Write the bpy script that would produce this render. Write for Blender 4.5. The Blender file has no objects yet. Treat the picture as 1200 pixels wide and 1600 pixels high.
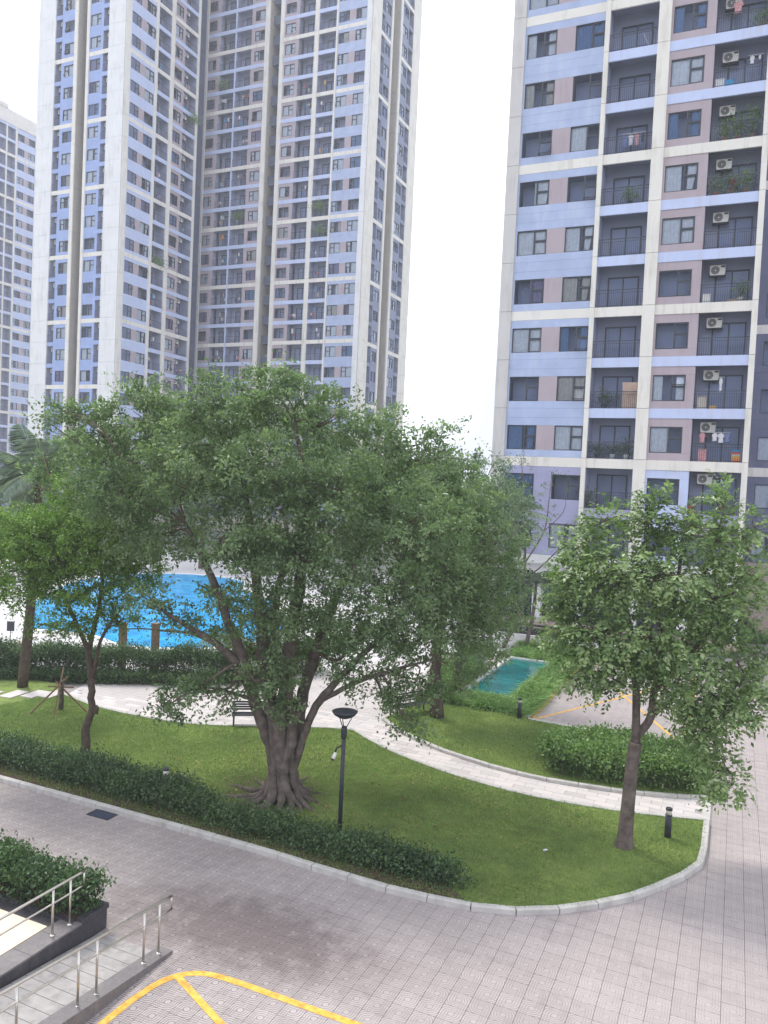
import bpy, math, random
import numpy as np
from mathutils import Vector, Matrix
random.seed(7); rng = np.random.default_rng(7)
PI = math.pi
sc = bpy.context.scene
C = sc.collection

# ------------------------------------------------------------------ camera
H = 9.0
F = 1230.0
RM = np.array([[0.91090646, -0.05737233, 0.40860474],
               [0.41001125, 0.01482862, -0.91195992],
               [0.04626223, 0.99824272, 0.03703079]])
cam = bpy.data.cameras.new('camera')
cam.sensor_fit = 'VERTICAL'; cam.sensor_height = 36.0; cam.lens = 36.0 * F / 1600.0
cam.clip_start = 0.1; cam.clip_end = 6000
camo = bpy.data.objects.new('camera', cam); C.objects.link(camo)
M4 = Matrix([list(RM[i]) + [0.0] for i in range(3)] + [[0, 0, 0, 1]])
camo.matrix_world = Matrix.Translation((0, 0, H)) @ M4
sc.camera = camo

# ------------------------------------------------------------------ world and sun
SUN_EL, SUN_AZ = math.radians(58), math.radians(-60)      # azimuth measured from +Y, towards +X
world = bpy.data.worlds.new('World'); sc.world = world; world.use_nodes = True
wn = world.node_tree; wn.nodes.clear()
sky = wn.nodes.new('ShaderNodeTexSky'); sky.sky_type = 'NISHITA'; sky.sun_disc = False
sky.sun_elevation = SUN_EL; sky.sun_rotation = SUN_AZ; sky.air_density = 1.2; sky.dust_density = 3.0
skm = wn.nodes.new('ShaderNodeVectorMath'); skm.operation = 'SCALE'; skm.inputs['Scale'].default_value = 0.10
wn.links.new(sky.outputs[0], skm.inputs[0])
tc = wn.nodes.new('ShaderNodeTexCoord')
nz = wn.nodes.new('ShaderNodeTexNoise'); nz.inputs['Scale'].default_value = 2.3; nz.inputs['Detail'].default_value = 5
wn.links.new(tc.outputs['Generated'], nz.inputs['Vector'])
cr = wn.nodes.new('ShaderNodeValToRGB')
cr.color_ramp.elements[0].position = 0.42; cr.color_ramp.elements[0].color = (0.42, 0.45, 0.53, 1)
cr.color_ramp.elements[1].position = 0.60; cr.color_ramp.elements[1].color = (0.96, 0.985, 1.09, 1)
wn.links.new(nz.outputs['Fac'], cr.inputs[0])
cs = wn.nodes.new('ShaderNodeVectorMath'); cs.operation = 'SCALE'; cs.inputs['Scale'].default_value = 1.12
wn.links.new(cr.outputs[0], cs.inputs[0])
mixw = wn.nodes.new('ShaderNodeMix'); mixw.data_type = 'RGBA'; mixw.inputs[0].default_value = 0.9
wn.links.new(skm.outputs[0], mixw.inputs[6]); wn.links.new(cs.outputs[0], mixw.inputs[7])
bg = wn.nodes.new('ShaderNodeBackground'); bg.inputs['Strength'].default_value = 1.0
wo = wn.nodes.new('ShaderNodeOutputWorld')
wn.links.new(mixw.outputs[2], bg.inputs[0]); wn.links.new(bg.outputs[0], wo.inputs[0])

sun = bpy.data.lights.new('sun', 'SUN'); sun.energy = 1.6; sun.angle = math.radians(15); sun.color = (1, 0.96, 0.9)
suno = bpy.data.objects.new('sun', sun); C.objects.link(suno)
sd = Vector((math.sin(SUN_AZ) * math.cos(SUN_EL), math.cos(SUN_AZ) * math.cos(SUN_EL), math.sin(SUN_EL)))
suno.rotation_euler = sd.to_track_quat('Z', 'Y').to_euler()
suno.location = (-20, 10, 60)

vs = sc.view_settings
vs.view_transform = 'Standard'; vs.look = 'None'; vs.gamma = 1.0; vs.use_curve_mapping = False
vs.exposure = 1.0
cy = sc.cycles
cy.use_denoising = True; cy.max_bounces = 6; cy.diffuse_bounces = 3; cy.glossy_bounces = 3
cy.transmission_bounces = 4; cy.transparent_max_bounces = 10; cy.volume_bounces = 1
cy.caustics_reflective = False; cy.caustics_refractive = False
cy.sample_clamp_indirect = 6

# ------------------------------------------------------------------ placing helpers
def ray(px, py):
    v = np.array([px - 600.0, -(py - 800.0), -F]) / F
    return RM @ v
def P(px, py, D):                       # point at axial distance D behind a direction of view
    return np.array([0, 0, H]) + ray(px, py) * D
def G(px, py, z=0.0):                   # point on the ground
    r = ray(px, py); t = (z - H) / r[2]
    return np.array([0, 0, H]) + r * t
def depth(p):
    return -float((RM.T @ (np.array(p) - [0, 0, H]))[2])

def tag(o, label=None, cat=None, group=None, kind=None):
    if label: o['label'] = label
    if cat: o['category'] = cat
    if group: o['group'] = group
    if kind: o['kind'] = kind
    return o
def empty(name, loc=(0, 0, 0), label=None, cat=None, group=None, rz=0.0):
    o = bpy.data.objects.new(name, None); C.objects.link(o); o.empty_display_size = .2
    o.location = [float(v) for v in loc]; o.rotation_euler = (0, 0, rz)
    return tag(o, label, cat, group)

# ------------------------------------------------------------------ materials
def hexlin(r, g, b):
    f = lambda c: (c / 255 / 12.92) if c / 255 < 0.04045 else ((c / 255 + 0.055) / 1.055) ** 2.4
    return (f(r), f(g), f(b), 1)
class NT:
    def __init__(s, name):
        s.m = bpy.data.materials.new(name); s.m.use_nodes = True; s.t = s.m.node_tree; s.t.nodes.clear()
        s.out = s.n('ShaderNodeOutputMaterial')
    def n(s, t, **k):
        n = s.t.nodes.new(t)
        for a, v in k.items(): setattr(n, a, v)
        return n
    def l(s, a, b): s.t.links.new(a, b)
    def put(s, sock, v):
        if isinstance(v, bpy.types.NodeSocket): s.l(v, sock)
        else: sock.default_value = v
    def math(s, op, a, b=0.0, c=0.0):
        n = s.n('ShaderNodeMath', operation=op); s.put(n.inputs[0], a); s.put(n.inputs[1], b); s.put(n.inputs[2], c)
        return n.outputs[0]
    def noise(s, vec, scale, detail=4, rough=.55):
        n = s.n('ShaderNodeTexNoise'); s.l(vec, n.inputs['Vector']); n.inputs['Scale'].default_value = scale
        n.inputs['Detail'].default_value = detail; n.inputs['Roughness'].default_value = rough
        return n.outputs['Fac']
    def ramp(s, fac, stops):
        n = s.n('ShaderNodeValToRGB'); s.put(n.inputs[0], fac); e = n.color_ramp.elements
        while len(e) < len(stops): e.new(.5)
        for i, (p, c) in enumerate(stops): e[i].position = p; e[i].color = c
        return n.outputs[0]
    def mix(s, fac, a, b, mode='MIX'):
        n = s.n('ShaderNodeMix', data_type='RGBA', blend_type=mode); s.put(n.inputs[0], fac); s.put(n.inputs[6], a); s.put(n.inputs[7], b)
        return n.outputs[2]
    def pos(s): return s.n('ShaderNodeNewGeometry').outputs['Position']
    def obj(s): return s.n('ShaderNodeTexCoord').outputs['Object']
    def bump(s, h, strength=.3, dist=.01):
        n = s.n('ShaderNodeBump'); n.inputs['Strength'].default_value = strength; n.inputs['Distance'].default_value = dist
        s.l(h, n.inputs['Height']); return n.outputs[0]
    def bsdf(s, col, rough=.6, spec=.4, metal=0.0, normal=None):
        b = s.n('ShaderNodeBsdfPrincipled'); s.put(b.inputs['Base Color'], col); s.put(b.inputs['Roughness'], rough)
        b.inputs['Specular IOR Level'].default_value = spec; b.inputs['Metallic'].default_value = metal
        if normal is not None: s.l(normal, b.inputs['Normal'])
        return b.outputs[0]
    def done(s, sh): s.l(sh, s.out.inputs[0]); return s.m

def plain(name, col, rough=.6, spec=.4, metal=0., var=.12, scale=3., bump=0., dirt=None, dscale=.6):
    t = NT(name); p = t.pos(); f = t.noise(p, scale, 5)
    c = t.mix(t.math('MULTIPLY', t.math('SUBTRACT', f, .3), 2.0), tuple(v * (1 - var) for v in col[:3]) + (1,), tuple(min(1, v * (1 + var)) for v in col[:3]) + (1,))
    if dirt:
        # streaks that run down the wall, and patches
        mp = t.n('ShaderNodeMapping'); mp.inputs['Scale'].default_value = (1, 1, .12); t.l(p, mp.inputs[0])
        st = t.noise(mp.outputs[0], 2.6, 5, .65); pt = t.noise(p, dscale, 4)
        k = t.math('MULTIPLY', t.ramp(t.math('MULTIPLY', st, t.math('ADD', pt, .5)), [(.5, (0, 0, 0, 1)), (.75, (1, 1, 1, 1))]), .55)
        c = t.mix(k, c, dirt)
    nrm = t.bump(t.noise(p, 40, 4), .3, bump) if bump else None
    return t.done(t.bsdf(c, rough, spec, metal, nrm))

M = {}
M['cream'] = plain('cream_panel', (.78, .745, .68, 1), .75, .2, var=.05, scale=.5, dirt=(.50, .46, .40, 1))
M['cream_cool'] = plain('pale_panel', (.77, .77, .77, 1), .75, .2, var=.05, scale=.4, dirt=(.55, .53, .49, 1))
M['beige'] = plain('beige_render', (.50, .45, .37, 1), .8, .2, var=.07, scale=.4, dirt=(.36, .32, .27, 1))
M['greige'] = plain('greige_panel', (.60, .575, .55, 1), .75, .2, var=.05, scale=.4, dirt=(.42, .39, .37, 1))
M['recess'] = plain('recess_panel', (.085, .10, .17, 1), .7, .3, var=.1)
M['blue'] = plain('periwinkle_panel', (.41, .48, .67, 1), .7, .3, var=.10, scale=.9, dirt=(.52, .56, .68, 1), dscale=.9)
M['bluesat'] = plain('blue_panel', (.31, .40, .67, 1), .7, .3, var=.08, scale=.8, dirt=(.38, .45, .68, 1), dscale=.9)
M['bluepale'] = plain('pale_blue_band', (.53, .60, .82, 1), .7, .3, var=.05, scale=.9, dirt=(.48, .48, .56, 1))
M['lilac'] = plain('lilac_panel', (.37, .37, .54, 1), .7, .3, var=.07, scale=.8, dirt=(.30, .30, .42, 1))
M['mauve'] = plain('mauve_panel', (.44, .37, .40, 1), .75, .2, var=.06, scale=.8, dirt=(.38, .29, .31, 1))
M['inner'] = plain('balcony_wall', (.33, .36, .50, 1), .8, .2, var=.08, scale=.8)
M['slate'] = plain('slate_panel', (.15, .16, .24, 1), .75, .3, var=.08, scale=.7, dirt=(.21, .22, .29, 1))
M['slatemid'] = plain('grey_blue_panel', (.24, .27, .38, 1), .75, .3, var=.08, scale=.7, dirt=(.30, .32, .41, 1))
M['tan'] = plain('tan_render', (.42, .36, .29, 1), .8, .2, var=.07, scale=.5, dirt=(.33, .27, .22, 1))
M['pink'] = plain('pink_granite', (.50, .38, .33, 1), .6, .4, var=.1, scale=2)
M['frame'] = plain('dark_aluminium', (.035, .04, .055, 1), .45, .5, var=.1)
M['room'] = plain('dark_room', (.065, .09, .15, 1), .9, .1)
M['curt'] = plain('white_curtain', (.86, .88, .92, 1), .9, .1, var=.12, scale=5)
M['curt2'] = plain('cream_curtain', (.60, .56, .48, 1), .9, .1, var=.12, scale=5)
M['curt3'] = plain('violet_curtain', (.28, .24, .38, 1), .9, .1, var=.12, scale=5)
M['curt4'] = plain('blue_curtain', (.16, .26, .45, 1), .9, .1, var=.12, scale=5)
M['white'] = plain('white_enamel', (.72, .71, .66, 1), .5, .4, var=.04)
M['dark'] = plain('dark_paint', (.03, .033, .042, 1), .5, .4, var=.15, scale=9)
M['rail'] = plain('railing_paint', (.05, .055, .075, 1), .5, .4, var=.1)
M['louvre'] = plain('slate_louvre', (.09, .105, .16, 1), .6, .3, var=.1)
M['steel'] = plain('stainless_steel', (.62, .58, .52, 1), .28, .5, metal=1., var=.08, scale=14)
M['kerb'] = plain('kerb_stone', (.50, .48, .45, 1), .8, .3, var=.14, scale=4, bump=.004, dirt=(.26, .25, .22, 1), dscale=1.5)
M['granite'] = plain('dark_granite', (.055, .052, .060, 1), .5, .4, var=.3, scale=16, bump=.002, dirt=(.13, .12, .12, 1), dscale=1.6)
M['granite2'] = plain('grey_granite', (.17, .155, .155, 1), .6, .4, var=.2, scale=18, dirt=(.26, .24, .23, 1), dscale=1.6)
M['floor'] = plain('cream_floor', (.76, .62, .46, 1), .5, .4, var=.08, scale=5)
M['bark'] = plain('bark', (.105, .080, .062, 1), .95, .15, var=.4, scale=7, bump=.05)
M['barkgrey'] = plain('grey_bark', (.155, .125, .108, 1), .95, .15, var=.5, scale=5, bump=.08, dirt=(.06, .05, .04, 1), dscale=2)
M['twig'] = plain('thin_branch', (.15, .115, .09, 1), .95, .15, var=.3, scale=7)
M['soil'] = plain('bare_soil', (.085, .055, .045, 1), .95, .1, var=.4, scale=7, bump=.03)
M['wood'] = plain('weathered_wood', (.20, .13, .08, 1), .85, .2, var=.3, scale=9)
M['woodpale'] = plain('pale_wood', (.50, .36, .28, 1), .75, .2, var=.15, scale=5)
M['red'] = plain('red_plastic', (.50, .05, .05, 1), .5, .4)
M['orange'] = plain('orange_panel', (.80, .25, .03, 1), .5, .4)
M['aqua'] = plain('aqua_plastic', (.03, .30, .60, 1), .5, .4)
M['rose'] = plain('rose_cloth', (.62, .32, .34, 1), .9, .1, var=.4, scale=16)
M['cloth'] = plain('white_cloth', (.70, .69, .72, 1), .9, .1, var=.2, scale=10)
M['clothb'] = plain('blue_cloth', (.18, .22, .42, 1), .9, .1, var=.2, scale=10)
M['clothd'] = plain('dark_cloth', (.05, .05, .07, 1), .9, .1, var=.2, scale=10)
M['terra'] = plain('terracotta', (.36, .15, .09, 1), .8, .2)
M['yellowbox'] = plain('yellow_card', (.65, .38, .08, 1), .8, .2)
M['cartonn'] = plain('pale_card', (.55, .49, .42, 1), .8, .2)
M['ground'] = plain('far_ground', (.16, .17, .13, 1), .95, .1, var=.3, scale=.05)
M['deck'] = plain('pale_deck', (.54, .52, .52, 1), .7, .3, var=.06, scale=.4)
M['coping'] = plain('white_coping', (.72, .70, .68, 1), .6, .3, var=.1, scale=2)

def glass():
    t = NT('window_glass')
    fr = t.n('ShaderNodeLayerWeight'); fr.inputs[0].default_value = .32
    g = t.n('ShaderNodeBsdfGlossy'); g.inputs['Roughness'].default_value = .03; g.inputs[0].default_value = (.58, .72, 1, 1)
    tr = t.n('ShaderNodeBsdfTransparent'); tr.inputs[0].default_value = (.88, .92, .98, 1)
    mx = t.n('ShaderNodeMixShader'); t.l(t.math('MULTIPLY', fr.outputs['Fresnel'], .9), mx.inputs[0])
    t.l(tr.outputs[0], mx.inputs[1]); t.l(g.outputs[0], mx.inputs[2])
    return t.done(mx.outputs[0])
M['glass'] = glass()

def leafmat(name, dark, mid, light, trans=.3, rough=.45):
    t = NT(name)
    a = t.n('ShaderNodeAttribute', attribute_name='tone')
    big = t.noise(t.pos(), .55, 3)
    f = t.math('ADD', t.math('MULTIPLY', a.outputs['Fac'], .7), t.math('MULTIPLY', t.math('SUBTRACT', big, .35), .9))
    c = t.ramp(f, [(.05, dark), (.45, mid), (.95, light)])
    b = t.bsdf(c, rough, .35)
    tl = t.n('ShaderNodeBsdfTranslucent'); t.l(t.mix(1.0, c, (1.0, 1.15, .6, 1), 'MULTIPLY'), tl.inputs[0])
    mx = t.n('ShaderNodeMixShader'); mx.inputs[0].default_value = trans
    t.l(b, mx.inputs[1]); t.l(tl.outputs[0], mx.inputs[2])
    return t.done(mx.outputs[0])
M['leaf_ficus'] = leafmat('ficus_leaf', (.085, .135, .068, 1), (.185, .27, .128, 1), (.35, .45, .26, 1), .48, .33)
M['leaf_bright'] = leafmat('bright_leaf', (.080, .145, .028, 1), (.165, .285, .060, 1), (.31, .46, .11, 1), .42, .4)
M['leaf_pod'] = leafmat('feather_leaf', (.060, .110, .040, 1), (.185, .285, .10, 1), (.48, .58, .30, 1), .42, .32)
M['leaf_hedge'] = leafmat('hedge_leaf', (.028, .060, .026, 1), (.065, .125, .048, 1), (.15, .24, .09, 1), .3, .38)
M['leaf_hedge2'] = leafmat('light_hedge_leaf', (.060, .12, .034, 1), (.150, .26, .075, 1), (.34, .48, .18, 1), .35, .36)
M['leaf_far'] = leafmat('far_leaf', (.06, .10, .055, 1), (.13, .20, .11, 1), (.24, .34, .19, 1))
M['leaf_palm'] = leafmat('palm_leaf', (.10, .14, .11, 1), (.22, .29, .23, 1), (.42, .50, .42, 1), .25)
M['leaf_strap'] = leafmat('strap_leaf', (.09, .18, .04, 1), (.19, .34, .09, 1), (.36, .52, .20, 1))
M['leaf_grass'] = leafmat('grass_blade', (.105, .165, .038, 1), (.180, .275, .066, 1), (.30, .40, .13, 1), .35)
M['petal'] = plain('pink_petal', (.60, .03, .12, 1), .8, .2)

def lawnmat():
    t = NT('lawn_turf'); p = t.pos()
    a = t.noise(p, .45, 4); b = t.noise(p, 3.2, 5, .7); c = t.noise(p, 28, 4, .8)
    f = t.math('ADD', t.math('MULTIPLY', a, .45), t.math('ADD', t.math('MULTIPLY', b, .3), t.math('MULTIPLY', c, .35)))
    col = t.ramp(f, [(.38, (.10, .095, .045, 1)), (.5, (.150, .220, .062, 1)), (.64, (.28, .345, .10, 1))])
    br = t.ramp(t.noise(p, .8, 6, .75), [(.58, (0, 0, 0, 1)), (.74, (1, 1, 1, 1))])
    col = t.mix(t.math('MULTIPLY', br, .6), col, (.16, .135, .07, 1))
    sx = t.n('ShaderNodeSeparateXYZ'); t.l(p, sx.inputs[0])
    ex = t.math('SUBTRACT', sx.outputs[0], -11.6); ey = t.math('SUBTRACT', sx.outputs[1], 18.9)
    er = t.math('SQRT', t.math('ADD', t.math('MULTIPLY', ex, ex), t.math('MULTIPLY', ey, ey)))
    worn = t.ramp(t.math('ADD', t.math('SUBTRACT', 2.2, er), t.math('MULTIPLY', t.noise(p, 2.4, 6, .75), 2.2)), [(.0, (0, 0, 0, 1)), (1.0, (1, 1, 1, 1))])
    worn = t.math('MULTIPLY', t.math('SUBTRACT', t.math('ADD', t.math('SUBTRACT', 2.0, er), t.math('MULTIPLY', t.noise(p, 2.4, 6, .75), 1.6)), .9), .8)
    worn = t.math('MINIMUM', t.math('MAXIMUM', worn, 0.0), .75)
    col = t.mix(worn, col, (.12, .095, .065, 1))
    return t.done(t.bsdf(col, .95, .1, normal=t.bump(c, .9, .05)))
M['lawn'] = lawnmat()

def tilemat(name, patterned=True):
    t = NT(name); p = t.pos()
    sx = t.n('ShaderNodeSeparateXYZ'); t.l(p, sx.inputs[0]); X, Y = sx.outputs[0], sx.outputs[1]
    u = t.math('DIVIDE', t.math('ADD', X, 9.76 + 400), .4); v = t.math('DIVIDE', t.math('ADD', Y, -12.0 + 400), .4)
    fu = t.math('FLOOR', u); fv = t.math('FLOOR', v)
    lx = t.math('SUBTRACT', t.math('SUBTRACT', u, fu), .5); ly = t.math('SUBTRACT', t.math('SUBTRACT', v, fv), .5)
    wn_ = t.n('ShaderNodeTexWhiteNoise', noise_dimensions='2D'); cx = t.n('ShaderNodeCombineXYZ'); t.l(fu, cx.inputs[0]); t.l(fv, cx.inputs[1]); t.l(cx.outputs[0], wn_.inputs[0])
    rnd = wn_.outputs['Value']
    if patterned:
        r = t.math('SQRT', t.math('ADD', t.math('MULTIPLY', lx, lx), t.math('MULTIPLY', ly, ly)))
        def near(val):
            a_ = t.math('ABSOLUTE', val); q = t.math('DIVIDE', t.math('SUBTRACT', a_, .15), .12)
            far_ = t.math('MULTIPLY', t.math('LESS_THAN', a_, .10), 1.0)
            return t.math('ADD', t.math('MULTIPLY', t.math('ABSOLUTE', t.math('SUBTRACT', q, t.math('ROUND', q))), .12), far_)
        ring = t.math('LESS_THAN', near(r), .017)
        gx = t.math('LESS_THAN', near(lx), .017); gy = t.math('LESS_THAN', near(ly), .017)
        grid = t.math('MAXIMUM', gx, gy)
        sgn = t.math('SIGN', t.math('MULTIPLY', lx, ly))
        par = t.math('SUBTRACT', t.math('MULTIPLY', t.math('FLOORED_MODULO', fv, 2.0), 2.0), 1.0)
        right = t.math('GREATER_THAN', t.math('ADD', X, t.math('MULTIPLY', Y, .25)), -1.2)
        fl = t.math('ADD', t.math('MULTIPLY', right, par), t.math('SUBTRACT', 1.0, right))
        sq = t.math('GREATER_THAN', t.math('MULTIPLY', sgn, fl), 0.0)
        core = t.math('LESS_THAN', r, .17)
        sel = t.math('MULTIPLY', sq, t.math('SUBTRACT', 1.0, core))
        line = t.math('ADD', t.math('MULTIPLY', sel, t.math('MULTIPLY', grid, .72)), t.math('MULTIPLY', t.math('SUBTRACT', 1.0, sel), ring))
    else:
        line = 0.0
    jx = t.math('GREATER_THAN', t.math('ABSOLUTE', lx), .487); jy = t.math('GREATER_THAN', t.math('ABSOLUTE', ly), .490)
    jt = t.math('MAXIMUM', jx, t.math('MULTIPLY', jy, .6))
    base = t.ramp(t.math('ADD', t.math('MULTIPLY', t.noise(p, .35, 5), .7), t.math('MULTIPLY', rnd, .18)), [(.24, (.35, .305, .285, 1)), (.5, (.42, .366, .345, 1)), (.7, (.50, .44, .415, 1))])
    base = t.mix(t.math('MULTIPLY', t.noise(p, 34, 3), .3), base, (.36, .33, .32, 1))
    st = t.ramp(t.math('MULTIPLY', t.noise(p, .6, 6, .7), t.noise(p, 3.5, 5, .7)), [(.26, (0, 0, 0, 1)), (.40, (1, 1, 1, 1))])
    base = t.mix(t.math('MULTIPLY', st, .42), base, (.21, .175, .17, 1))
    dirt = t.ramp(t.math('ADD', t.math('MULTIPLY', t.noise(p, .25, 4), .5), t.math('MULTIPLY', t.math('ADD', X, 12.0), .035)), [(.28, (.055, .045, .047, 1)), (.62, (.26, .23, .235, 1))])
    base0 = base
    dx = t.math('DIVIDE', t.math('ADD', X, 8.4), 3.6); dy = t.math('DIVIDE', t.math('SUBTRACT', Y, 13.0), 1.7)
    rr = t.math('SQRT', t.math('ADD', t.math('MULTIPLY', dx, dx), t.math('MULTIPLY', dy, dy)))
    sp_ = t.math('MULTIPLY', t.math('MAXIMUM', t.math('SUBTRACT', 1.15, rr), 0.0), t.math('ADD', t.noise(p, 1.9, 6, .7), -.12))
    damp = t.ramp(sp_, [(.06, (0, 0, 0, 1)), (.30, (1, 1, 1, 1))])
    base = t.mix(t.math('MULTIPLY', damp, .8), base, (.17, .135, .13, 1))
    dirt = t.mix(t.math('MULTIPLY', damp, .85), dirt, (.035, .028, .03, 1))
    col = t.mix(t.math('MULTIPLY', line, .85), base, dirt)
    col = t.mix(t.math('MULTIPLY', jt, .8), col, (.20, .175, .175, 1))
    hgt = t.math('SUBTRACT', 1.0, t.math('MAXIMUM', line, jt))
    return t.done(t.bsdf(col, t.math('ADD', .5, t.math('MULTIPLY', t.noise(p, 1.3, 3), .3)), .35, normal=t.bump(hgt, .5, .004)))
M['tile'] = tilemat('patterned_tile')

def slabmat():
    t = NT('pale_slab'); p = t.pos()
    oi = t.n('ShaderNodeObjectInfo').outputs['Random']
    f = t.math('ADD', t.math('MULTIPLY', t.noise(p, .5, 5), .6), t.math('MULTIPLY', oi, .4))
    c = t.ramp(f, [(.25, (.44, .40, .38, 1)), (.5, (.56, .52, .50, 1)), (.75, (.64, .58, .54, 1))])
    c = t.mix(t.math('MULTIPLY', t.noise(p, 30, 4), .3), c, (.38, .35, .34, 1))
    return t.done(t.bsdf(c, .7, .3, normal=t.bump(t.noise(p, 60, 3), .3, .003)))
M['slab'] = slabmat()
def plainfloor():
    t = NT('pale_plaza'); p = t.pos()
    br = t.n('ShaderNodeTexBrick'); t.l(p, br.inputs['Vector']); br.inputs['Scale'].default_value = 1.0
    br.inputs['Brick Width'].default_value = .6; br.inputs['Row Height'].default_value = .3; br.inputs['Mortar Size'].default_value = .008
    br.inputs['Color1'].default_value = (.58, .55, .55, 1); br.inputs['Color2'].default_value = (.68, .64, .64, 1); br.inputs['Mortar'].default_value = (.34, .31, .31, 1)
    c = t.mix(t.math('MULTIPLY', t.noise(p, .7, 5), .55), br.outputs[0], (.50, .46, .45, 1))
    return t.done(t.bsdf(c, .7, .3))
M['plazafar'] = plainfloor()
def water(name, deep, light, mosaic=False):
    t = NT(name); p = t.pos(); f = t.noise(p, .9, 4); 
    c = t.mix(t.ramp(f, [(.35, (0, 0, 0, 1)), (.65, (1, 1, 1, 1))]), deep, light)
    if mosaic:
        b = t.n('ShaderNodeTexBrick'); t.l(p, b.inputs['Vector']); b.inputs['Scale'].default_value = 1; b.offset = 0
        b.inputs['Brick Width'].default_value = .16; b.inputs['Row Height'].default_value = .16; b.inputs['Mortar Size'].default_value = .018
        b.inputs['Color1'].default_value = (1, 1, 1, 1); b.inputs['Color2'].default_value = (.86, .9, .9, 1); b.inputs['Mortar'].default_value = (.55, .62, .62, 1)
        c = t.mix(1.0, c, b.outputs[0], 'MULTIPLY')
    return t.done(t.bsdf(c, .12, .5, normal=t.bump(t.noise(p, 3.5, 4), .35, .04)))
M['water'] = water('pool_water', (.01, .27, .62, 1), (.04, .46, .82, 1))
M['teal'] = water('teal_water', (.008, .13, .14, 1), (.02, .24, .24, 1), True)
def yellow():
    t = NT('yellow_paint'); p = t.pos()
    c = t.ramp(t.noise(p, 6, 6, .7), [(.35, (.52, .24, .05, 1)), (.5, (.74, .40, .06, 1)), (.65, (.82, .52, .12, 1))])
    w = t.ramp(t.noise(p, 14, 5, .75), [(.60, (0, 0, 0, 1)), (.72, (1, 1, 1, 1))])
    return t.done(t.bsdf(t.mix(t.math('MULTIPLY', w, .6), c, (.42, .36, .33, 1)), .7, .3))
M['yellow'] = yellow()

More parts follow.
